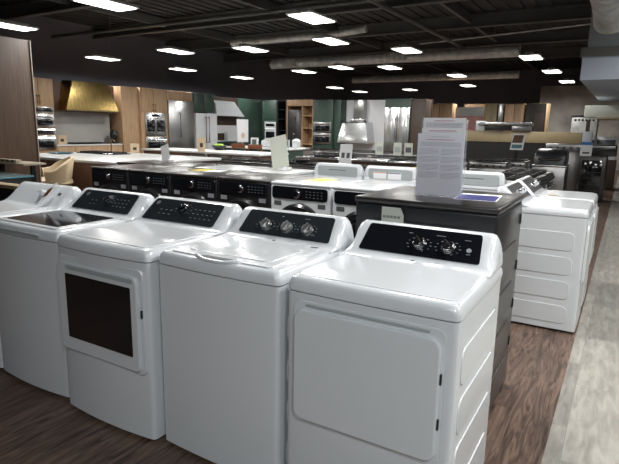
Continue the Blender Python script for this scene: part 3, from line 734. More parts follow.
yl = lambda u: at(u, 120, 'x', XL).y
xb = lambda u: at(u, 120, 'y', YK).x
# backing partitions
struct('wall_kitchen_left', MB().box(XL - 0.85, XL - 0.75, 4.0, YK + 0.75, 0, 2.70), 'brown')
struct('wall_kitchen_back', MB().box(XL - 0.75, xb(425), YK + 0.70, YK + 0.80, 0, 2.70), 'brown')
def handle_bar(x, y, z0, z1, parent, axis='x', m='blackp', r=0.012):
    d = 0.04
    if axis == 'x': pts = [(x, y, z0), (x + d, y, z0), (x + d, y, z1), (x, y, z1)]
    else: pts = [(x, y, z0), (x, y - d, z0), (x, y - d, z1), (x, y, z1)]
    return MB().tube(pts, r, 8).build('handle', m, parent)
def wall_oven(parent, axis, pos, a0, a1, z0, z1, m='steel2', french=False):
    """oven front set in a tall cabinet: child body with windows and handle as sub-parts"""
    def bb(a, c, d0, d1, zz0, zz1, nm, mm, par):
        if axis == 'x': return MB().box(pos + d0, pos + d1, a, c, zz0, zz1, 0.006).build(nm, mm, par)
        return MB().box(a, c, pos - d1, pos - d0, zz0, zz1, 0.006).build(nm, mm, par)
    o = bb(a0, a1, 0.002, 0.04, z0, z1, 'oven', m, parent); w = a1 - a0; h = z1 - z0
    if french:
        bb(a0 + w * 0.3, a1 - w * 0.3, 0.04, 0.045, z1 - h * 0.16, z1 - h * 0.05, 'display', 'black', o)
        for q in (0, 1):
            bb(a0 + w * (0.08 + 0.47 * q), a0 + w * (0.45 + 0.47 * q), 0.04, 0.05, z0 + h * 0.2, z1 - h * 0.3, 'window', 'black', o)
            ya = a0 + w * (0.44 + 0.12 * q)
            if axis == 'x': MB().tube([(pos + 0.04, ya, z0 + h * 0.15), (pos + 0.10, ya, z0 + h * 0.17), (pos + 0.10, ya, z1 - h * 0.25), (pos + 0.04, ya, z1 - h * 0.23)], 0.015, 8).build('handle', 'chrome', o)
    else:
        bb(a0 + w * 0.1, a1 - w * 0.1, 0.04, 0.046, z0 + h * 0.15, z1 - h * 0.35, 'window', 'black', o)
        if axis == 'x': MB().tube([(pos + 0.04, a0 + w * 0.08, z1 - h * 0.2), (pos + 0.09, a0 + w * 0.08, z1 - h * 0.2), (pos + 0.09, a1 - w * 0.08, z1 - h * 0.2), (pos + 0.04, a1 - w * 0.08, z1 - h * 0.2)], 0.014, 8).build('handle', 'chrome', o)
        else: MB().tube([(a0 + w * 0.08, pos - 0.04, z1 - h * 0.2), (a0 + w * 0.08, pos - 0.09, z1 - h * 0.2), (a1 - w * 0.08, pos - 0.09, z1 - h * 0.2), (a1 - w * 0.08, pos - 0.04, z1 - h * 0.2)], 0.014, 8).build('handle', 'chrome', o)
    return o

# tall oven cabinet at far left
t = thing('oven_cabinet', 'tall oak cabinet with stacked black wall ovens, left of the gold hood', 'cabinet', (XL, yl(44), 0))
def P(o, par):  # keep world geometry when parenting to an offset empty
    o.matrix_parent_inverse = Matrix.Translation(-Vector(par.location)); return o
def inparent(par, before):
    for o in list(COL.objects)[before:]:
        if o.parent is par: P(o, par)
n0 = len(COL.objects)
MB().box(XL - 0.65, XL, yl(24), yl(55), 0, TOP, 0.008).build('carcass', 'oak', t)
for q in (0, 1): MB().box(XL + 0.001, XL + 0.02, yl(24) + (yl(55) - yl(24)) * (0.01 + 0.5 * q), yl(24) + (yl(55) - yl(24)) * (0.49 + 0.5 * q), 2.02, 2.70, 0.004).build('door', 'oak', t)
for q in (0, 1): handle_bar(XL + 0.02, yl(37.5 + q * 2.5), 2.08, 2.28, t)
zz = [2.0, 1.82, 1.44, 1.26, 0.86]
for k in range(4): wall_oven(t, 'x', XL, yl(33), yl(53.5), zz[k + 1] + 0.02, zz[k] - 0.01)
inparent(t, n0)

# gold hood unit
t = thing('hood_surround', 'oak panelled wall unit with grey splashback behind the gold hood', 'cabinet', (XL, yl(90), 0)); n0 = len(COL.objects)
MB().box(XL - 0.6, XL - 0.30, yl(55) + 0.005, yl(122) - 0.005, 1.9, TOP - 0.02, 0.005).build('wall_panel', 'walnut2', t)
MB().box(XL - 0.65, XL - 0.60, yl(55) + 0.005, yl(122) - 0.005, 1.0, TOP - 0.02).build('back_board', 'oak', t)
MB().box(XL - 0.595, XL - 0.56, yl(55) + 0.01, yl(122) - 0.01, 1.02, 1.9).build('splashback', 'splash', t)
inparent(t, n0)
t = thing('base_cabinet', 'oak base cabinets with pale worktop under the gold hood', 'cabinet', (XL, yl(90), 0)); n0 = len(COL.objects)
MB().box(XL - 0.55, XL - 0.02, yl(55) + 0.02, yl(122) - 0.02, 0, 0.96).build('carcass', 'oak', t)
MB().box(XL - 0.555, XL, yl(55) + 0.02, yl(122) - 0.02, 0.96, 1.0, 0.005).build('worktop', 'counter', t)
for q in range(4):
    ya = yl(55) + 0.04 + q * (yl(122) - yl(55) - 0.08) / 4; yc = yl(55) + 0.02 + (q + 1) * (yl(122) - yl(55) - 0.08) / 4
    MB().box(XL - 0.02, XL - 0.002, ya, yc, 0.1, 0.92, 0.004).build('door', 'oak', t)
inparent(t, n0)
gh = thing('range_hood', 'gold brass range hood with sloping sides', 'range hood', (XL, yl(92), 0))
a0, a1, b0, b1 = yl(66) , yl(117.5), yl(74), yl(111)
hz0, hz1 = at(90, 111, 'x', XL).z, TOP + 0.02
yc = yl(92)
vs = [(-0.29, a0 - yc, hz0), (0.06, a0 - yc, hz0), (0.06, a1 - yc, hz0), (-0.29, a1 - yc, hz0),
      (-0.29, a0 - yc, hz0 + 0.04), (0.06, a0 - yc, hz0 + 0.04), (0.06, a1 - yc, hz0 + 0.04), (-0.29, a1 - yc, hz0 + 0.04),
      (-0.29, a0 - yc + 0.15, hz1), (-0.10, a0 - yc + 0.35, hz1), (-0.10, b1 - yc, hz1), (-0.29, b1 - yc, hz1)]
MB().add(vs, [(3, 2, 1, 0), (0, 1, 5, 4), (1, 2, 6, 5), (2, 3, 7, 6), (3, 0, 4, 7), (4, 5, 9, 8), (5, 6, 10, 9), (6, 7, 11, 10), (7, 4, 8, 11), (8, 9, 10, 11)]).build('canopy', 'gold', gh)
MB().box(-0.25, 0.02, a0 - yc + 0.1, a1 - yc - 0.1, hz0 - 0.01, hz0).build('filter', 'steel', gh)
tc_ = cooktop(XL - 0.28, yl(92), 1.0, 'black cooktop under the gold hood', 0.5); tc_.rotation_euler = (0, 0, PI / 2); tc_.scale = (2.6, 0.8, 1)

# tall oak block with ovens and steel fridge
t = thing('oven_cabinet', 'tall oak cabinet block with steel french-door oven and built-in steel fridge', 'cabinet', (XL, yl(165), 0)); n0 = len(COL.objects)
MB().box(XL - 0.70, XL, yl(141), yl(193), 0, TOP, 0.008).build('carcass', 'oak', t)
for q in range(2):
    MB().box(XL + 0.001, XL + 0.02, yl(142 + 12 * q), yl(153.5 + 12 * q), 1.98, 2.70, 0.004).build('door', 'oak', t)
MB().box(XL + 0.001, XL + 0.02, yl(167), yl(192), 2.42, 2.70, 0.004).build('door', 'oak', t)
for q in range(2): handle_bar(XL + 0.02, yl(152.5 + q * 2.5), 2.02, 2.22, t)
wall_oven(t, 'x', XL, yl(144.5), yl(165), 1.22, at(155, 113, 'x', XL).z, french=True)
wall_oven(t, 'x', XL, yl(144.5), yl(165), 0.75, 1.20)
f = MB().box(XL + 0.002, XL + 0.06, yl(167.5), yl(192.8), 0.1, at(180, 101, 'x', XL).z, 0.008).build('fridge_door', 'steel', t)
MB().tube([(XL + 0.06, yl(178), 1.2), (XL + 0.12, yl(178), 1.2), (XL + 0.12, yl(178), 2.0), (XL + 0.06, yl(178), 2.0)], 0.018, 8).build('handle', 'chrome', f)
inparent(t, n0)
t = thing('side_panel_unit', 'oak end unit between grey splashback and the tall oven block', 'cabinet', (XL, yl(131), 0)); n0 = len(COL.objects)
MB().box(XL - 0.62, XL - 0.08, yl(124), yl(141) - 0.01, 0, TOP - 0.01, 0.006).build('carcass', 'oak', t)
inparent(t, n0)
# green cabinet over white fridge
t = thing('wall_cabinet', 'dark green wall cabinet above the white fridge', 'cabinet', (XL, yl(203), 0)); n0 = len(COL.objects)
MB().box(XL - 0.65, XL, yl(193) + 0.01, yl(214.5), 2.06, TOP, 0.006).build('carcass', 'green', t)
for q in range(2): MB().box(XL + 0.001, XL + 0.02, yl(193.5 + q * 10.5) + 0.01, yl(203.5 + q * 10.5), 2.08, 2.70, 0.004).build('door', 'green', t)
inparent(t, n0)
t = thing('fridge', 'white fridge with bronze handle under the green cabinet', 'fridge', (XL, yl(206), 0)); n0 = len(COL.objects)
MB().box(XL - 0.6, XL, yl(195), yl(216), 0.02, 2.03, 0.01).build('body', 'white', t)
for q, (a, c) in enumerate(((195, 205.3), (205.7, 216))):
    d = MB().box(XL + 0.002, XL + 0.05, yl(a), yl(c), 0.75, 2.02, 0.012).build('door', 'white', t)
    MB().tube([(XL + 0.05, yl(204 + 3 * q), 1.0), (XL + 0.11, yl(204 + 3 * q), 1.0), (XL + 0.11, yl(204 + 3 * q), 1.9), (XL + 0.05, yl(204 + 3 * q), 1.9)], 0.02, 8).build('handle', 'wood', d)
MB().box(XL + 0.002, XL + 0.05, yl(195), yl(216), 0.06, 0.73, 0.012).build('freezer_drawer', 'white', t)
inparent(t, n0)
# white hood corner
t = thing('cabinet_wall', 'dark brown panelled niche with white splashback under the white hood', 'cabinet', (XL, yl(235), 0)); n0 = len(COL.objects)
MB().box(XL - 0.65, XL - 0.50, yl(216.5), yl(247), 0, TOP - 0.02).build('back_panel', 'brown', t)
MB().box(XL - 0.65, XL - 0.42, yl(247) + 0.01, YK - 0.02, 0, TOP - 0.02, 0.004).build('green_end_panel', 'green', t)
MB().box(XL - 0.499, XL - 0.47, yl(217), yl(246.5), 1.0, 1.62).build('splashback', 'wsplash', t)
MB().box(XL - 0.46, XL - 0.02, yl(217), yl(251), 0, 1.0).build('base_cabinet', 'green', t)
inparent(t, n0)
t = thing('range_hood', 'white slanted range hood left of the dark green corner', 'range hood', (XL - 0.2, yl(230), 0))
za, zc = at(230, 116, 'x', XL).z, at(228, 101, 'x', XL).z
ya, yb_ = yl(217.5) - yl(230), yl(245) - yl(230)
vs = [(-0.26, ya, za), (0.18, ya, za), (0.18, yb_, za), (-0.26, yb_, za), (-0.26, ya, zc), (0.0, ya + 0.1, zc), (0.0, yb_ - 0.42, zc), (-0.26, yb_ - 0.35, zc)]
MB().add(vs, [(3, 2, 1, 0), (0, 1, 5, 4), (1, 2, 6, 5), (2, 3, 7, 6), (3, 0, 4, 7), (4, 5, 6, 7)]).build('canopy', 'white', t)
MB().box(-0.2, 0.12, ya + 0.1, yb_ - 0.1, za - 0.01, za).build('filter', 'steel', t)
t = thing('microwave', 'small white microwave with dark window beside the white fridge', 'microwave', (XL - 0.25, yl(222.5), 1.0))
MB().box(-0.2, 0.2, -0.30, 0.35, 0, 0.38, 0.02).build('body', 'white', t); MB().box(0.2, 0.21, -0.24, 0.15, 0.06, 0.32, 0.003).build('window', 'brown', t)
# back wall units
def unit(label, u0, u1, m, cat='cabinet', name='tall_cabinet', dep=0.65, top=TOP - 0.02, z0=0):
    t = thing(name, label, cat, ((xb(u0) + xb(u1)) / 2, YK, z0)); return t
n0 = len(COL.objects)
t = unit('dark green tall corner panel left of the white-framed oven', 250, 264, 'green'); MB().box(max(xb(250), XL - 0.45), xb(264), YK, YK + 0.65, 0, TOP - 0.04, 0.006).build('carcass', 'green', t)
t2 = unit('green tall cabinet with white-framed wall oven', 264.3, 277, 'green'); MB().box(xb(264.3), xb(277), YK - 0.02, YK + 0.65, 0, TOP - 0.02, 0.006).build('carcass', 'green', t2)
MB().box(xb(265), xb(276.5), YK - 0.04, YK - 0.021, 1.9, 2.66, 0.005).build('door', 'green', t2)
wall_oven(t2, 'y', YK - 0.02, xb(265.5), xb(276.5), 1.58, 1.80, 'wsplash'); wall_oven(t2, 'y', YK - 0.02, xb(265.5), xb(276.5), 1.05, 1.57, 'wsplash')
t3 = unit('black open shelf unit beside the white-framed oven', 277.5, 286, 'black')
MB().box(xb(277.5), xb(286), YK + 0.55, YK + 0.65, 0, TOP - 0.03).build('back_board', 'blackp', t3)
for u in (277.5, 285.4): MB().box(xb(u), xb(u) + 0.02, YK + 0.02, YK + 0.55, 0, TOP - 0.03).build('side_panel', 'blackp', t3)
for z in (0.5, 1.0, 1.45, 1.9, 2.3): MB().box(xb(277.5) + 0.02, xb(285.4), YK + 0.03, YK + 0.55, z, z + 0.02).build('shelf', 'blackp', t3)
t4 = unit('oak unit with open niche and bronze fridge left of green cabinets', 286.5, 313, 'oak')
MB().box(xb(286.5), xb(313) - 0.01, YK + 0.55, YK + 0.65, 0, TOP - 0.01).build('back_board', 'oak', t4)
MB().box(xb(286.5), xb(313) - 0.01, YK, YK + 0.55, 2.46, TOP - 0.01, 0.005).build('top_cupboard', 'oak', t4)
for u in (286.5, 301.5, 312): MB().box(xb(u), xb(u) + 0.04, YK + 0.01, YK + 0.55, 0, 2.46).build('side_panel', 'oak', t4)
for z in (0.9, 1.55, 2.05): MB().box(xb(301.5) + 0.04, xb(312), YK + 0.03, YK + 0.55, z, z + 0.03).build('shelf', 'oak', t4)
fd_ = MB().box(xb(287.5), xb(301), YK + 0.02, YK + 0.06, 0.1, 2.3, 0.01).build('fridge_door', 'dsteel', t4)
MB().tube([(xb(294), YK + 0.02, 1.3), (xb(294), YK - 0.05, 1.3), (xb(294), YK - 0.05, 2.0), (xb(294), YK + 0.02, 2.0)], 0.03, 8).build('handle', 'chrome', fd_)
t5 = unit('green tall cabinet with stacked steel ovens', 313.3, 333, 'green')
MB().box(xb(313.3), xb(333), YK - 0.02, YK + 0.65, 0, TOP - 0.03, 0.006).build('carcass', 'green', t5)
wall_oven(t5, 'y', YK - 0.02, xb(314), xb(332), 1.4, at(323, 122, 'y', YK).z, 'steel'); wall_oven(t5, 'y', YK - 0.02, xb(314), xb(332), 0.95, 1.39, 'steel')
t6 = unit('plain green filler panel beside the white splashback', 333.3, 340, 'green')
MB().box(xb(333.3), xb(340), YK + 0.05, YK + 0.65, 0, TOP - 0.03, 0.006).build('panel', 'green', t6)
t7 = unit('white marble-look splashback wall behind the steel chimney hood', 340.3, 384, 'wsplash', 'wall panel', 'splashback_panel')
MB().box(xb(340.3), xb(384), YK + 0.505, YK + 0.65, 0, TOP - 0.03, 0.004).build('panel', 'wsplash', t7)
t8 = unit('green cabinet surround with bright steel double-door fridge', 384.3, 410, 'green')
MB().box(xb(384.3), xb(410), YK + 0.03, YK + 0.65, 0, TOP - 0.02, 0.006).build('carcass', 'green', t8)
for (a, c) in ((384.8, 397), (397.5, 409.6)):
    d = MB().box(xb(a), xb(c), YK - 0.03, YK + 0.028, 0.1, at(397, 107.5, 'y', YK).z, 0.01).build('fridge_door', 'steel2', t8)
    hx = xb(396 if a < 390 else 398.5)
    MB().tube([(hx, YK - 0.03, 1.2), (hx, YK - 0.09, 1.2), (hx, YK - 0.09, 2.0), (hx, YK - 0.03, 2.0)], 0.018, 8).build('handle', 'chrome', d)
t9 = unit('dark brown tall end panel right of the steel fridge', 410.5, 425, 'brown')
MB().box(xb(410.5), xb(425), YK + 0.02, YK + 0.65, 0, TOP - 0.04, 0.006).build('carcass', 'brown', t9)
for tt in (t, t2, t3, t4, t5, t6, t7, t8, t9): inparent(tt, n0)
# steel chimney hood
hx = xb(354.5)
t = thing('chimney_hood', 'large stainless chimney hood before the white splashback', 'range hood', (hx, YK + 0.215, 0))
zb_ = at(355, 143, 'y', YK).z; zm = at(355, 122, 'y', YK).z
wl, wr = xb(340.5) - hx, xb(370) - hx
MB().box(xb(351) - hx, xb(361) - hx, -0.02, 0.28, zm + 0.12, TOP - 0.04, 0.005).build('chimney', 'steel', t)
MB().box(xb(349) - hx, xb(363) - hx, -0.08, 0.29, zm, zm + 0.12, 0.005).build('collar', 'steel2', t)
rings = []
for z, fx, fy in ((zb_, 1, -0.42), (zb_ + 0.10, 1, -0.42), (zb_ + 0.35, 0.93, -0.36), (zm - 0.05, 0.82, -0.28), (zm, 0.80, -0.2)):
    rings.append([(wl * fx, fy, z), (wl * fx * 0.5, fy - 0.03, z), (wr * fx * 0.5, fy - 0.03, z), (wr * fx, fy, z), (wr * fx, 0.29, z), (wl * fx, 0.29, z)])
vs, fs = loft(rings); MB().add(vs, fs).build('canopy', 'steel2', t)
hr = rings[-2]
for sx in (wl * 0.78, wr * 0.78): MB().cyl((sx, -0.33, zm - 0.02), (sx, -0.33, zm + 0.06), 0.04, n=12).build('rail_end', 'blackp', t)

# ------------------------------------------------------------------ islands
def island(x0, x1, y0, y1, label, side='walnut2', fronts=True, th=0.05, appl=0, h=0.92):
    t = thing('kitchen_island', label, 'kitchen island', ((x0 + x1) / 2, y0, 0)); w = x1 - x0; d = y1 - y0
    MB().box(-w / 2 + 0.05, w / 2 - 0.05, 0.05, d - 0.05, 0.08, h - th, 0.004).build('base', side, t)
    MB().box(-w / 2 + 0.1, w / 2 - 0.1, 0.1, d - 0.1, 0, 0.08).build('plinth', 'blackp', t)
    MB().box(-w / 2, w / 2, 0, d, h - th, h, 0.008, 3).build('worktop', 'counter', t)
    for k in range(appl):
        x = w / 2 - 0.55 - k * 0.72
        q = MB().box(x - 0.3, x + 0.3, 0.02, 0.05, 0.1, h - th - 0.03, 0.005).build('appliance_door', 'steel', t)
        MB().box(x - 0.24, x + 0.24, 0.012, 0.019, 0.2, h - th - 0.2, 0.002).build('door_glass', 'black', q)
    return t
i1 = island(-10.6, -6.9, 4.5, 6.95, 'white-topped walnut island nearest the gold hood')
i2 = island(-11.3, -7.2, 8.7, 10.0, 'white-topped island with built-in steel appliances before the white fridge', appl=3)
i3 = island(-11.2, -8.6, 12.2, 13.6, 'white-topped dark green island before the green corner cabinets', side='green')
cooktop(-9.7, 6.2, 0.92, 'black gas cooktop set on the nearest white island', 1.2)
p = at(111.5, 152, 'z', 0.92)
t = thing('faucet', 'tall brass faucet on the nearest white island', 'faucet', (p.x, p.y, 0.92))
MB().lathe([(0.03, 0), (0.028, 0.02), (0.016, 0.03), (0.016, 0.22), (0.012, 0.23)], XY, 16).build('stem', 'gold', t)
MB().tube([(0, 0, 0.21), (0, 0, 0.27), (0.05, 0, 0.3), (0.12, 0, 0.28), (0.13, 0, 0.24)], 0.011, 8).build('spout', 'gold', t)
def small_sign(u, v, zb, lab, m='paper', w=0.22, h=0.28, pic=None, name='price_card', rz=0.0):
    p = at(u, v, 'z', zb)
    t = thing(name, lab, 'sign', (p.x, p.y, zb), rz)
    MB().prism([(-w / 2, 0), (w / 2, 0), (w / 2, h), (-w / 2, h)], 0.006, ((0, 0, 0), (1, 0, 0), (0, 0.15, 1), (0, -1, 0.15))).build('card', m, t)
    MB().box(-w * 0.4, w * 0.4, -0.01, 0.08, 0, 0.006).build('foot', 'acrylic', t)
    if pic: MB().prism([(-w * 0.2, h * 0.3), (w * 0.2, h * 0.3), (w * 0.2, h * 0.6), (-w * 0.2, h * 0.6)], 0.002, ((0, -0.006, 0.001), (1, 0, 0), (0, 0.15, 1), (0, -1, 0.15))).build('printed_picture', pic, t)
    return t
# signs and small objects
s1 = small_sign(67, 148.5, 0.92, 'small cream picture card on the worktop left of the gold hood', 'uph', 0.22, 0.26, 'brown', rz=0.9); s1.location = (XL - 0.12, yl(63.5), 1.0)
small_sign(135, 153, 0.92, 'small cream picture card right of the brass faucet', 'uph', 0.20, 0.22, 'brown', rz=0.8)
small_sign(201.5, 151.5, 0.92, 'small cream picture card on the second white island', 'uph', 0.20, 0.36, 'brown', rz=0.7)
p = at(219, 150, 'z', 0.92)
t = thing('fruit_bowl', 'black bowl of green limes on the second white island', 'bowl', (p.x, p.y, 0.925))
MB().lathe([(0.10, 0), (0.11, 0.01), (0.2, 0.09), (0.21, 0.12), (0.19, 0.11), (0.1, 0.03), (0.001, 0.03)], XY, 28).build('bowl', 'blackp', t)
for k in range(6):
    a = k * PI / 3
    l = tag(MB().lathe([(0.001, -0.045), (0.03, -0.035), (0.045, 0), (0.03, 0.035), (0.001, 0.045)], XY, 14).build('lime', 'lime'), 'green lime heaped in the black bowl on the white island', 'lime', 'limes in the black bowl')
    l.location = (p.x + math.cos(a) * 0.10, p.y + math.sin(a) * 0.10, 0.925 + 0.125); l.scale = (1.2, 1, 1)
p = at(32, 148, 'z', 0.92)
t = thing('coffee_grinder', 'black domed mill on the worktop right of the grey splashback', 'kitchen appliance', (XL - 0.25, yl(118.5), 1.0))
MB().lathe([(0.12, 0), (0.12, 0.05), (0.07, 0.08), (0.11, 0.2), (0.12, 0.3), (0.06, 0.4), (0.001, 0.41)], XY, 20).build('body', 'blackp', t)
p = at(58, 149, 'z', 0.92)
t = thing('plate', 'turquoise plate on the left end of the nearest island', 'plate', (p.x, p.y, 0.925)); t.location = (-10.2, 5.5, 0.921)
MB().lathe([(0.14, 0), (0.26, 0.025), (0.255, 0.03), (0.14, 0.01), (0.001, 0.01)], XY, 28).build('dish', 'teal', t)

# standing poster on third island, wood chairs
t = thing('poster_card', 'tall pale poster with orange picture before the white splashback', 'poster', (0, 0, 0.0)); pp = at(243, 142, 'z', 1.0)
t.location = (XL + 0.7, at(242.5, 120, 'x', XL + 0.7).y, 0); 
MB().box(-0.02, 0.02, -0.33, 0.33, 1.0, 1.85, 0.004).build('sheet', 'paper', t); MB().lathe([(0.11, 0), (0.001, 0.002)], ((0.021, 0, 1.25), (0, 1, 0), (0, 0, 1), (1, 0, 0)), 20).build('printed_picture', 'uph', t)
MB().box(-0.03, 0.03, -0.02, 0.02, 0.02, 1.0).build('pole', 'steel', t); MB().box(-0.2, 0.2, -0.2, 0.2, 0, 0.02).build('base', 'steel', t)
def chair(loc, rz, label, seat_h=0.65):
    t = thing('bar_chair', label, 'chair', loc, rz)
    MB().box(-0.22, 0.22, -0.21, 0.21, seat_h - 0.03, seat_h + 0.02, 0.015).build('seat', 'uph', t)
    for sx in (-1, 1):
        MB().cyl((sx * 0.2, -0.19, 0), (sx * 0.19, -0.18, seat_h - 0.03), 0.018, n=10).build('leg', 'wood', t)
        MB().cyl((sx * 0.2, 0.2, 0), (sx * 0.2, 0.22, seat_h + 0.38), 0.02, n=10).build('leg', 'wood', t)
    MB().box(-0.22, 0.22, 0.20, 0.235, seat_h + 0.26, seat_h + 0.40, 0.01).build('backrest', 'wood', t)
    MB().box(-0.2, 0.2, 0.205, 0.225, seat_h + 0.12, seat_h + 0.15, 0.006).build('back_rail', 'wood', t)
    MB().box(-0.2, 0.2, -0.2, -0.18, 0.2, 0.23, 0.005).build('foot_rail', 'wood', t)
    return t
pc = at(250, 152, 'z', 0.75); c1 = chair((at(254, 145, 'y', 11.3).x, 11.3, 0), 0.5, 'reddish wooden bar chair right of the lime bowl, nearest')
dup(c1, (at(236, 145, 'y', 11.4).x, 11.4, 0), 0.35, 'reddish wooden bar chair behind the lime bowl, left one')
# things on third island
for i, (u, ww, hh, m, nm, lab, cat) in enumerate(((257, 0.30, 0.30, 'wsplash', 'photo_frame', 'small white frame on the green island, left', 'frame'), (267, 0.55, 0.28, 'white', 'mixer_box', 'white boxy appliance on the green island', 'appliance'),
        (278, 0.3, 0.26, 'gpanel', 'price_card', 'grey card beside white appliance on the green island', 'sign'), (295, 0.35, 0.3, 'white', 'white_canister', 'white canister at right end of the green island', 'canister'))):
    p = at(u, 149, 'z', 0.93); y = 12.9; x = at(u, 149, 'y', y).x + {257: -0.1, 267: 0.12, 278: 0.3, 295: 0.3}[u]
    t = thing(nm, lab, cat, (min(x, -8.8), y, 0.92))
    if nm == 'white_canister': MB().lathe([(0.13, 0), (0.14, 0.02), (0.14, 0.24), (0.10, 0.28), (0.04, 0.3), (0.001, 0.31)], XY, 24).build('body', m, t)
    elif nm == 'mixer_box':
        MB().box(-0.28, 0.28, -0.14, 0.14, 0, 0.22, 0.05, 4).build('body', m, t); MB().box(-0.2, 0.1, -0.1, 0.1, 0.221, 0.27, 0.02).build('lid', m, t)
    else:
        MB().box(-ww / 2, ww / 2, -0.02, 0.02, 0, hh, 0.004).build('frame', m, t); MB().box(-ww * 0.3, ww * 0.3, -0.026, -0.021, hh * 0.2, hh * 0.8).build('picture', 'gmark', t)
t = thing('potted_plant', 'small green plant on the dark green island', 'plant', (-9.4, 12.45, 0.92))
MB().lathe([(0.05, 0), (0.07, 0.09), (0.06, 0.09), (0.001, 0.08)], XY, 16).build('pot', 'white', t)
b = MB()
for k in range(12):
    a = k * 2.4; b.tube([(0, 0, 0.08), (math.cos(a) * 0.06, math.sin(a) * 0.06, 0.17), (math.cos(a) * 0.12, math.sin(a) * 0.12, 0.2)], 0.014, 5)
b.build('leaves', 'lime', t)

# ------------------------------------------------------------------ left foreground: walnut partition, cream chair, teal counter
XP = -7.75
ye = at(40, 165, 'x', XP).y
t = thing('tall_cabinet', 'tall dark walnut cabinet end at the left edge', 'cabinet', (XP, ye - 1.2, 0))
zt = at(20, 39, 'x', XP).z
MB().box(-0.7, 0, -0.8, 1.2, 0.0, zt, 0.004).build('carcass', 'walnut', t)
MB().box(0.001, 0.012, 1.185, 1.2, 0.0, zt, 0.001).build('edge_strip', 'cream', t)
t = thing('display_counter', 'black display counter with teal glass top at the left edge', 'display counter', (-6.25, 0.95, 0))
MB().box(-0.72, 0.62, 0.0, 1.05, 0.05, 0.93, 0.01).build('base', 'blackp', t)
MB().box(-0.74, 0.64, -0.02, 1.07, 0.93, 0.955, 0.008).build('glass_top', 'teal', t)
MB().box(-0.70, 0.6, 0.03, 1.0, 0.0, 0.05).build('plinth', 'blackp', t)
pl = at(22, 168, 'z', 1.02)
t = thing('wooden_rack', 'flat cream rack with dark slots at the left edge below walnut cabinet', 'rack', (-6.95, 2.75, 0))
MB().box(-0.75, 0.12, -0.12, 0.22, 0.97, 1.0, 0.006).build('board', 'cream', t)
MB().box(-0.75, -0.10, -0.10, -0.02, 1.001, 1.045, 0.004).build('slotted_rail', 'cream', t)
b2 = MB()
for k in range(5): b2.box(-0.70 + k * 0.12, -0.64 + k * 0.12, -0.106, -0.1005, 1.012, 1.034)
b2.build('slots', 'blackp', t)
for sx in (-0.7, 0.08): MB().box(sx - 0.02, sx + 0.02, 0.0, 0.06, 0, 0.97).build('leg', 'blackp', t)
# cream shell chair with brass legs
p = at(56, 165, 'z', 0.9)
t = thing('lounge_chair', 'cream curved shell chair with brass legs beside the walnut cabinet', 'chair', (-8.35, 4.05, 0), -0.5)
rings = []
for i in range(17):
    a = -0.15 * PI + 1.3 * PI * i / 16
    c, s = math.cos(a), math.sin(a)
    hh = 0.76 + 0.22 * max(0, math.sin(a)) ** 0.7
    rings.append([(0.33 * c, 0.30 * s, 0.52), (0.40 * c, 0.37 * s, hh - 0.02), (0.385 * c, 0.355 * s, hh + 0.01), (0.345 * c, 0.315 * s, hh), (0.29 * c, 0.26 * s, 0.54)])
vs, fs = loft(rings); MB().add(vs, fs, True).build('shell_back', 'uph', t)
MB().lathe([(0.28, 0.48), (0.33, 0.52), (0.32, 0.58), (0.2, 0.62), (0.001, 0.63)], XY, 30).build('seat', 'uph', t)
for sx in (-1, 1):
    for sy in (-1, 1): MB().cyl((sx * 0.24, sy * 0.22, 0), (sx * 0.17, sy * 0.16, 0.5), 0.012, 0.016, n=10).build('leg', 'gold', t)

# ------------------------------------------------------------------ right background
YR2 = 21.5
xr2 = lambda u, v=115, y=YR2: at(u, v, 'y', y).x
zr2 = lambda u, v, y=YR2: at(u, v, 'y', y).z
struct('wall_display_back', MB().box(xb(425) + 0.05, xr2(547), YR2 + 0.7, YR2 + 0.8, 0, zr2(490, 103)), 'tan')
x0 = xr2(426); x1 = xr2(553)
spans = [(426, 452, 'oak', 'oak wall cabinet left of the pink picture'), (484, 497, 'tan2', 'narrow oak cabinet right of the pink picture'), (504, 524, 'oak', 'oak tall cabinet pair left of the brown door cabinet'), (525, 546, 'oak', 'oak tall cabinet with a red-brown door panel')]
for a, c, m, lab in spans:
    t = thing('tall_cabinet', lab, 'cabinet', (xr2((a + c) / 2), YR2, 0)); hw_ = (xr2(c) - xr2(a)) / 2 - 0.01; zt = zr2((a + c) / 2, 103.5)
    MB().box(-hw_, hw_, 0, 0.68, 0, zt, 0.008).build('carcass', m, t)
    if c == 546:
        MB().box(-0.02, hw_ - 0.06, -0.03, -0.002, 1.0, zr2(535, 113), 0.004).build('door', 'brown', t)
    else:
        for q in (0, 1): MB().box(-hw_ + 0.01 + q * hw_, -0.01 + q * hw_, -0.02, -0.002, 0.1, zt - 0.03, 0.003).build('door', m, t)
t = thing('wall_picture', 'pink and grey printed brick picture between oak cabinets', 'picture', (xr2(468), YR2 + 0.3, 0))
MB().box(xr2(453.5) - xr2(468), xr2(482) - xr2(468), 0, 0.05, 1.3, zr2(468, 107), 0.004).build('sheet', 'pink', t)
MB().box(xr2(453.5) - xr2(468), xr2(482) - xr2(468), -0.012, -0.002, zr2(468, 116), zr2(468, 107), 0.002).build('upper_print', 'gpanel', t)
MB().box(-0.4, 0.4, 0.06, 0.35, 0, 1.3).build('stand', 'brown', t)
t = thing('chimney_hood', 'slim steel chimney hood between the oak cabinets at the far right', 'range hood', (xr2(500.5), YR2, 0))
MB().box(xr2(498) - xr2(500.5), xr2(503) - xr2(500.5), -0.02, 0.68, 1.7, zr2(500, 104), 0.006).build('chimney', 'steel', t); MB().box(-0.10, 0.10, -0.15, 0.1, 1.55, 1.70, 0.02).build('canopy', 'steel', t)
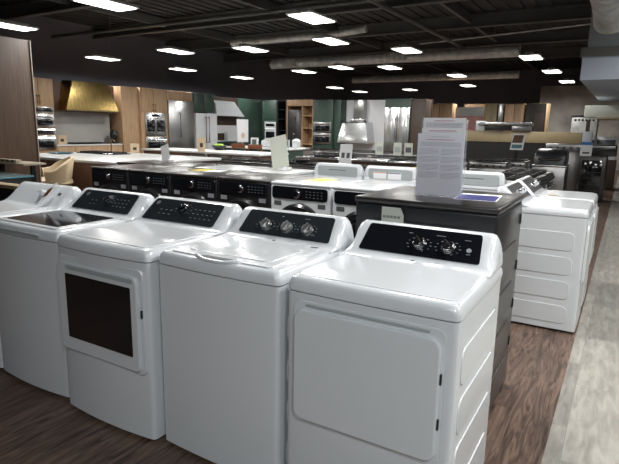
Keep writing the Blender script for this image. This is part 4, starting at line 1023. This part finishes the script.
# low partition with tan band
YL = 15.0
def xl_(u): return at(u, 137, 'y', YL).x
t = thing('low_partition', 'long low tan partition with black band before the far oak cabinets', 'partition', (xl_(525), YL, 0))
z1 = at(520, 131.5, 'y', YL).z; z2 = at(520, 142.5, 'y', YL).z; z3 = at(520, 151, 'y', YL).z
MB().box(xl_(462) - xl_(525), xl_(582) - xl_(525), 0, 0.16, z2, z1, 0.006).build('tan_band', 'tan2', t)
MB().box(xl_(462) - xl_(525), xl_(582) - xl_(525), 0.02, 0.14, 0, z2).build('black_base', 'blackp', t)
MB().box(xl_(582.3) - xl_(525), xl_(592) - xl_(525), 0, 0.16, 0, z1 + 0.03, 0.004).build('end_post', 'bulk2', t)
t = thing('glass_hood', 'flat steel and glass island hood on the tan partition', 'range hood', (xl_(500), YL + 0.08, z1))
MB().box(xl_(478) - xl_(500), xl_(531) - xl_(500), -0.2, 0.25, 0.17, 0.26, 0.01).build('steel_bar', 'steel2', t)
MB().box(xl_(485) - xl_(500), xl_(510) - xl_(500), -0.15, 0.2, 0.02, 0.165, 0.01).build('control_box', 'blackp', t); MB().box(xl_(475) - xl_(500), xl_(484) - xl_(500), -0.1, 0.2, 0.001, 0.30, 0.02).build('end_bracket', 'white', t)
MB().box(xl_(511) - xl_(500), xl_(530) - xl_(500), -0.12, 0.1, 0.001, 0.165, 0.01).build('steel_side', 'steel', t)
t = thing('price_card', 'white framed colour leaflet on ranges before the tan partition', 'sign', (at(516, 150, 'y', 11.0).x, 11.0, 0.96)); zc_ = at(516, 150, 'y', 11.0).z - 0.96
MB().prism([(-0.14, zc_), (0.14, zc_), (0.17, zc_ + 0.36), (-0.09, zc_ + 0.36)], 0.01, ((0, 0, 0), (1, 0, 0), (0, 0.1, 1), (0, -1, 0.1))).build('frame', 'paper', t)
MB().prism([(-0.11, zc_ + 0.16), (0.11, zc_ + 0.16), (0.135, zc_ + 0.33), (-0.07, zc_ + 0.33)], 0.002, ((0, -0.011, 0), (1, 0, 0), (0, 0.1, 1), (0, -1, 0.1))).build('printed_picture', 'walnut2', t)
MB().prism([(-0.11, zc_ + 0.04), (0.11, zc_ + 0.04), (0.12, zc_ + 0.12), (-0.10, zc_ + 0.12)], 0.002, ((0, -0.011, 0), (1, 0, 0), (0, 0.1, 1), (0, -1, 0.1))).build('printed_caption', 'teal', t)
MB().box(-0.04, 0.04, 0.02, 0.06, 0.0, zc_ + 0.1).build('stand', 'blackp', t)
dup(rg, (t.location.x - 0.1, 11.0 - 0.3, 0), 0, 'stainless gas range under the white framed colour leaflet'); 
# barbecue grill
gy = 10.2; gx = at(549, 165, 'y', gy).x
t = thing('barbecue_grill', 'built-in barbecue grill with black domed lid', 'grill', (gx, gy, 0))
gw = at(566, 165, 'y', gy).x - at(533, 165, 'y', gy).x; zg = at(549, 165, 'y', gy).z; zgt = at(549, 149, 'y', gy).z
MB().box(-gw / 2, gw / 2, 0, 0.7, 0.02, zg - 0.04, 0.01).build('cabinet', 'steel', t)
MB().box(-gw / 2 - 0.02, gw / 2 + 0.02, -0.03, 0.72, zg - 0.038, zg, 0.01).build('worktop', 'steel2', t)
rings = []
for x in (-gw / 2 + 0.01, -gw / 2 + 0.06, gw / 2 - 0.06, gw / 2 - 0.01):
    k = 0.9 if abs(x) > gw / 2 - 0.03 else 1.0
    rings.append([(x, 0.36 - 0.34 * math.cos(PI * j / 10) * k, zg + (zgt - zg) * math.sin(PI * j / 10) ** 0.6 * k + 0.001) for j in range(11)])
vs, fs = loft(rings); MB().add(vs, fs, True).build('lid', 'dgrey', t)
MB().tube([(-gw * 0.35, 0.04, zg + 0.12), (-gw * 0.35, -0.04, zg + 0.12), (gw * 0.35, -0.04, zg + 0.12), (gw * 0.35, 0.04, zg + 0.12)], 0.014, 8).build('handle', 'chrome', t)
# wine fridge
wy = 12.2; xa_, xc_ = at(577, 170, 'y', wy).x, at(606, 170, 'y', wy).x
zt = at(591, 156, 'y', wy).z
t = thing('wine_fridge', 'undercounter glass-door wine fridge beside the aisle', 'fridge', ((xa_ + xc_) / 2, wy, 0)); ww = (xc_ - xa_)
MB().box(-ww / 2, ww / 2, 0.0, 0.6, 0.02, zt, 0.008).build('body', 'dsteel', t)
d = MB().box(-ww / 2 + 0.01, ww / 2 - 0.01, -0.04, -0.002, 0.1, zt - 0.01, 0.008).build('door', 'dsteel', t)
MB().box(-ww / 2 + 0.09, ww / 2 - 0.09, -0.046, -0.041, 0.17, zt - 0.1, 0.002).build('door_glass', 'black', d)
b = MB()
for k in range(5): b.box(-ww / 2 + 0.11, ww / 2 - 0.11, -0.0485, -0.0462, 0.25 + k * 0.14, 0.262 + k * 0.14)
b.build('shelf_edges', 'brown', d)
MB().tube([(-ww / 2 + 0.05, -0.04, 0.3), (-ww / 2 + 0.05, -0.09, 0.3), (-ww / 2 + 0.05, -0.09, zt - 0.15), (-ww / 2 + 0.05, -0.04, zt - 0.15)], 0.012, 8).build('handle', 'chrome', d)
t = thing('cooking_appliance', 'black boxed countertop appliance on the wine fridge', 'appliance', ((xa_ + xc_) / 2 + 0.1, wy, zt))
hh = at(600, 145, 'y', wy).z - zt
MB().box(-0.3, 0.36, 0.02, 0.5, 0, hh, 0.02).build('body', 'graph', t); MB().box(-0.28, 0.34, 0.0, 0.019, hh - 0.07, hh - 0.02, 0.004).build('front_rail', 'steel', t)
t = thing('price_card', 'white card with blue header standing on the wine fridge', 'sign', (at(586, 154, 'y', wy).x, wy - 0.12, zt))
tw = 0.24; MB().box(-tw / 2, tw / 2, 0, 0.008, 0, 0.32).build('card', 'paper', t); MB().box(-tw / 2, tw / 2, -0.003, -0.0005, 0.25, 0.318).build('header', 'blu2', t); MB().box(-0.07, 0.07, -0.003, -0.0005, 0.05, 0.09).build('print', 'gmark', t)
MB().box(-0.1, 0.1, 0.008, 0.10, 0, 0.006).build('foot', 'acrylic', t)
# steel control panel range behind grill
cy_ = 13.4; cxx = at(566, 150, 'y', cy_).x
t = thing('range_cooker', 'commercial style range with tall steel control panel behind the barbecue', 'range cooker', (cxx, cy_, 0)); zz1 = at(566, 144, 'y', cy_).z; zz0 = at(566, 152, 'y', cy_).z
MB().box(-0.5, 0.4, 0, 0.6, 0.02, zz0, 0.01).build('body', 'steel', t); MB().box(-0.5, 0.4, 0.1, 0.2, zz0, zz1, 0.01).build('control_panel', 'steel', t)
for k in range(5): MB().lathe([(0.04, 0), (0.035, 0.03), (0.001, 0.03)], ((-0.38 + k * 0.16, 0.099, (zz0 + zz1) / 2), (1, 0, 0), (0, 0, 1), (0, -1, 0)), 14).build('knob', 'gmark', t)
# concrete wall, shelf with hood at far right
ym = 25.0
struct('wall_concrete', MB().box(at(540, 100, 'y', ym).x, 6, ym, ym + 0.3, 0, at(560, 86, 'y', ym).z), 'concrete')
yh = 14.0
t = thing('range_hood', 'pale box hood on the wall at the right edge', 'range hood', (at(605, 110, 'y', yh).x, yh + 0.2, 0))
za, zc = at(605, 118, 'y', yh).z, at(605, 105, 'y', yh).z; xo = t.location.x; x0_, x1_ = at(584, 110, 'y', yh).x - xo, 1.6
MB().box(x0_, x1_, 0, 1.2, za + 0.02, zc, 0.01).build('casing', 'paperg', t)
MB().box(x0_ + 0.3, x1_, -0.05, 1.1, za - 0.03, za + 0.018, 0.006).build('lower_lip', 'tan', t)
for sx in (x0_ + 0.06, x1_ - 0.06): MB().box(sx - 0.05, sx + 0.05, 1.0, 1.1, 0, za - 0.032).build('post', 'brown', t)
t = thing('vent_hood', 'dark perforated steel grill hood left of the pale box hood', 'range hood', (at(584, 125, 'y', 16.0).x, 16.0, 0)); xo = t.location.x
za, zc = at(584, 140, 'y', 16).z, at(584, 117, 'y', 16).z; hw_ = at(597, 125, 'y', 16).x - xo
MB().box(-hw_, hw_, 0, 0.8, za, zc, 0.01).build('casing', 'galv', t)
MB().box(-hw_ - 0.02, hw_ + 0.2, -0.03, 0.82, zc + 0.001, zc + 0.05, 0.004).build('top_lip', 'blackp', t)
b = MB()
for k in range(6): b.lathe([(0.035, 0), (0.001, 0.001)], ((-hw_ + 0.1 + k * (2 * hw_ - 0.2) / 5, -0.001, zc - 0.09), (1, 0, 0), (0, 0, 1), (0, -1, 0)), 10)
b.build('vent_holes', 'blackp', t)
MB().box(-hw_, hw_, 0.1, 0.7, 0, za - 0.001).build('stand', 'brown', t)
t = thing('white_oven', 'white framed oven at the right edge behind the wine fridge', 'oven', (at(606, 145, 'y', 15.2).x, 15.2, 0)); za, zc = at(606, 160, 'y', 15.2).z, at(606, 137, 'y', 15.2).z
MB().box(-0.35, 0.3, 0, 0.6, 0.02, za, 0.01).build('stand', 'brown', t); MB().box(-0.3, 0.28, 0, 0.5, za + 0.001, zc, 0.02).build('body', 'white', t); MB().box(-0.24, 0.22, -0.012, -0.001, za + 0.12, zc - 0.08, 0.004).build('window', 'gmark', t)
t = thing('shelf_unit', 'brown open shelf unit at the far right below the pale hood', 'shelf', (1.7, 18.0, 0))
for z in (0.5, 0.95, 1.4, 1.85): MB().box(-1.4, 1.6, 0, 0.6, z, z + 0.05).build('shelf', 'brown', t)
for x in (-1.4, 0.1, 1.55): MB().box(x, x + 0.05, 0.0, 0.6, 0, 1.85).build('upright', 'brown', t)
MB().box(-1.4, 1.6, 0.601, 0.63, 0, 2.2).build('back_board', 'walnut2', t)

# clutter on the ranges: cards, pans, papers
tc2, A2, B2, N2 = tilted_card(345, 160, 6.5, 0.24, 0.34, 'paper', 'white card with two dark pictures standing among the ranges', 0.15, 0, 0.963)
for k in (-1, 1): MB().prism([(-0.03, 0), (0.03, 0), (0.03, 0.09), (-0.03, 0.09)], 0.0015, (A2 * (0.05 * k) + B2 * 0.10 + N2 * 0.0042, A2, B2, N2)).build('printed_picture', 'gmark', tc2)
for u, v, zb, lab, pic in ((379, 158, 0.963, 'small white card among the ranges right of the chimney hood', 'gpanel'), (397, 158, 0.963, 'small grey card below the bright steel fridge', 'gpanel'), (408, 157, 0.963, 'white card with dark print nearest the printed sign sheets', 'gmark')):
    p = at(u, v, 'y', 10.2)
    t = thing('price_card', lab, 'sign', (p.x, 10.2, zb)); MB().box(-0.10, 0.10, 0, 0.008, 0, 0.3).build('card', 'paperg', t); MB().box(-0.07, 0.07, -0.003, -0.0005, 0.08, 0.2).build('printed_picture', pic, t); MB().box(-0.1, 0.1, 0.008, 0.1, 0, 0.006).build('foot', 'acrylic', t)
for i, (x, y, lab, m) in enumerate(((-4.6, 6.4, 'shallow steel pan on the second range of the nearest row', 'steel2'), (-3.6, 10.25, 'shallow steel pan on a range of the second row', 'steel2'), (-2.4, 6.45, 'yellow booklet on a range behind the white washers', 'yellow'))):
    if m == 'yellow':
        o = MB().box(-0.12, 0.12, -0.15, 0.15, 0, 0.01, 0.001).build('booklet', m); o.location = (x, y, 0.9625); tag(o, lab, 'booklet')
    else:
        t = thing('pan', lab, 'pan', (x, y, 0.9625)); MB().lathe([(0.14, 0), (0.17, 0.05), (0.165, 0.05), (0.135, 0.006), (0.001, 0.006)], XY, 28).build('bowl', m, t); MB().box(0.16, 0.36, -0.012, 0.012, 0.035, 0.048, 0.004).build('handle', 'blackp', t)
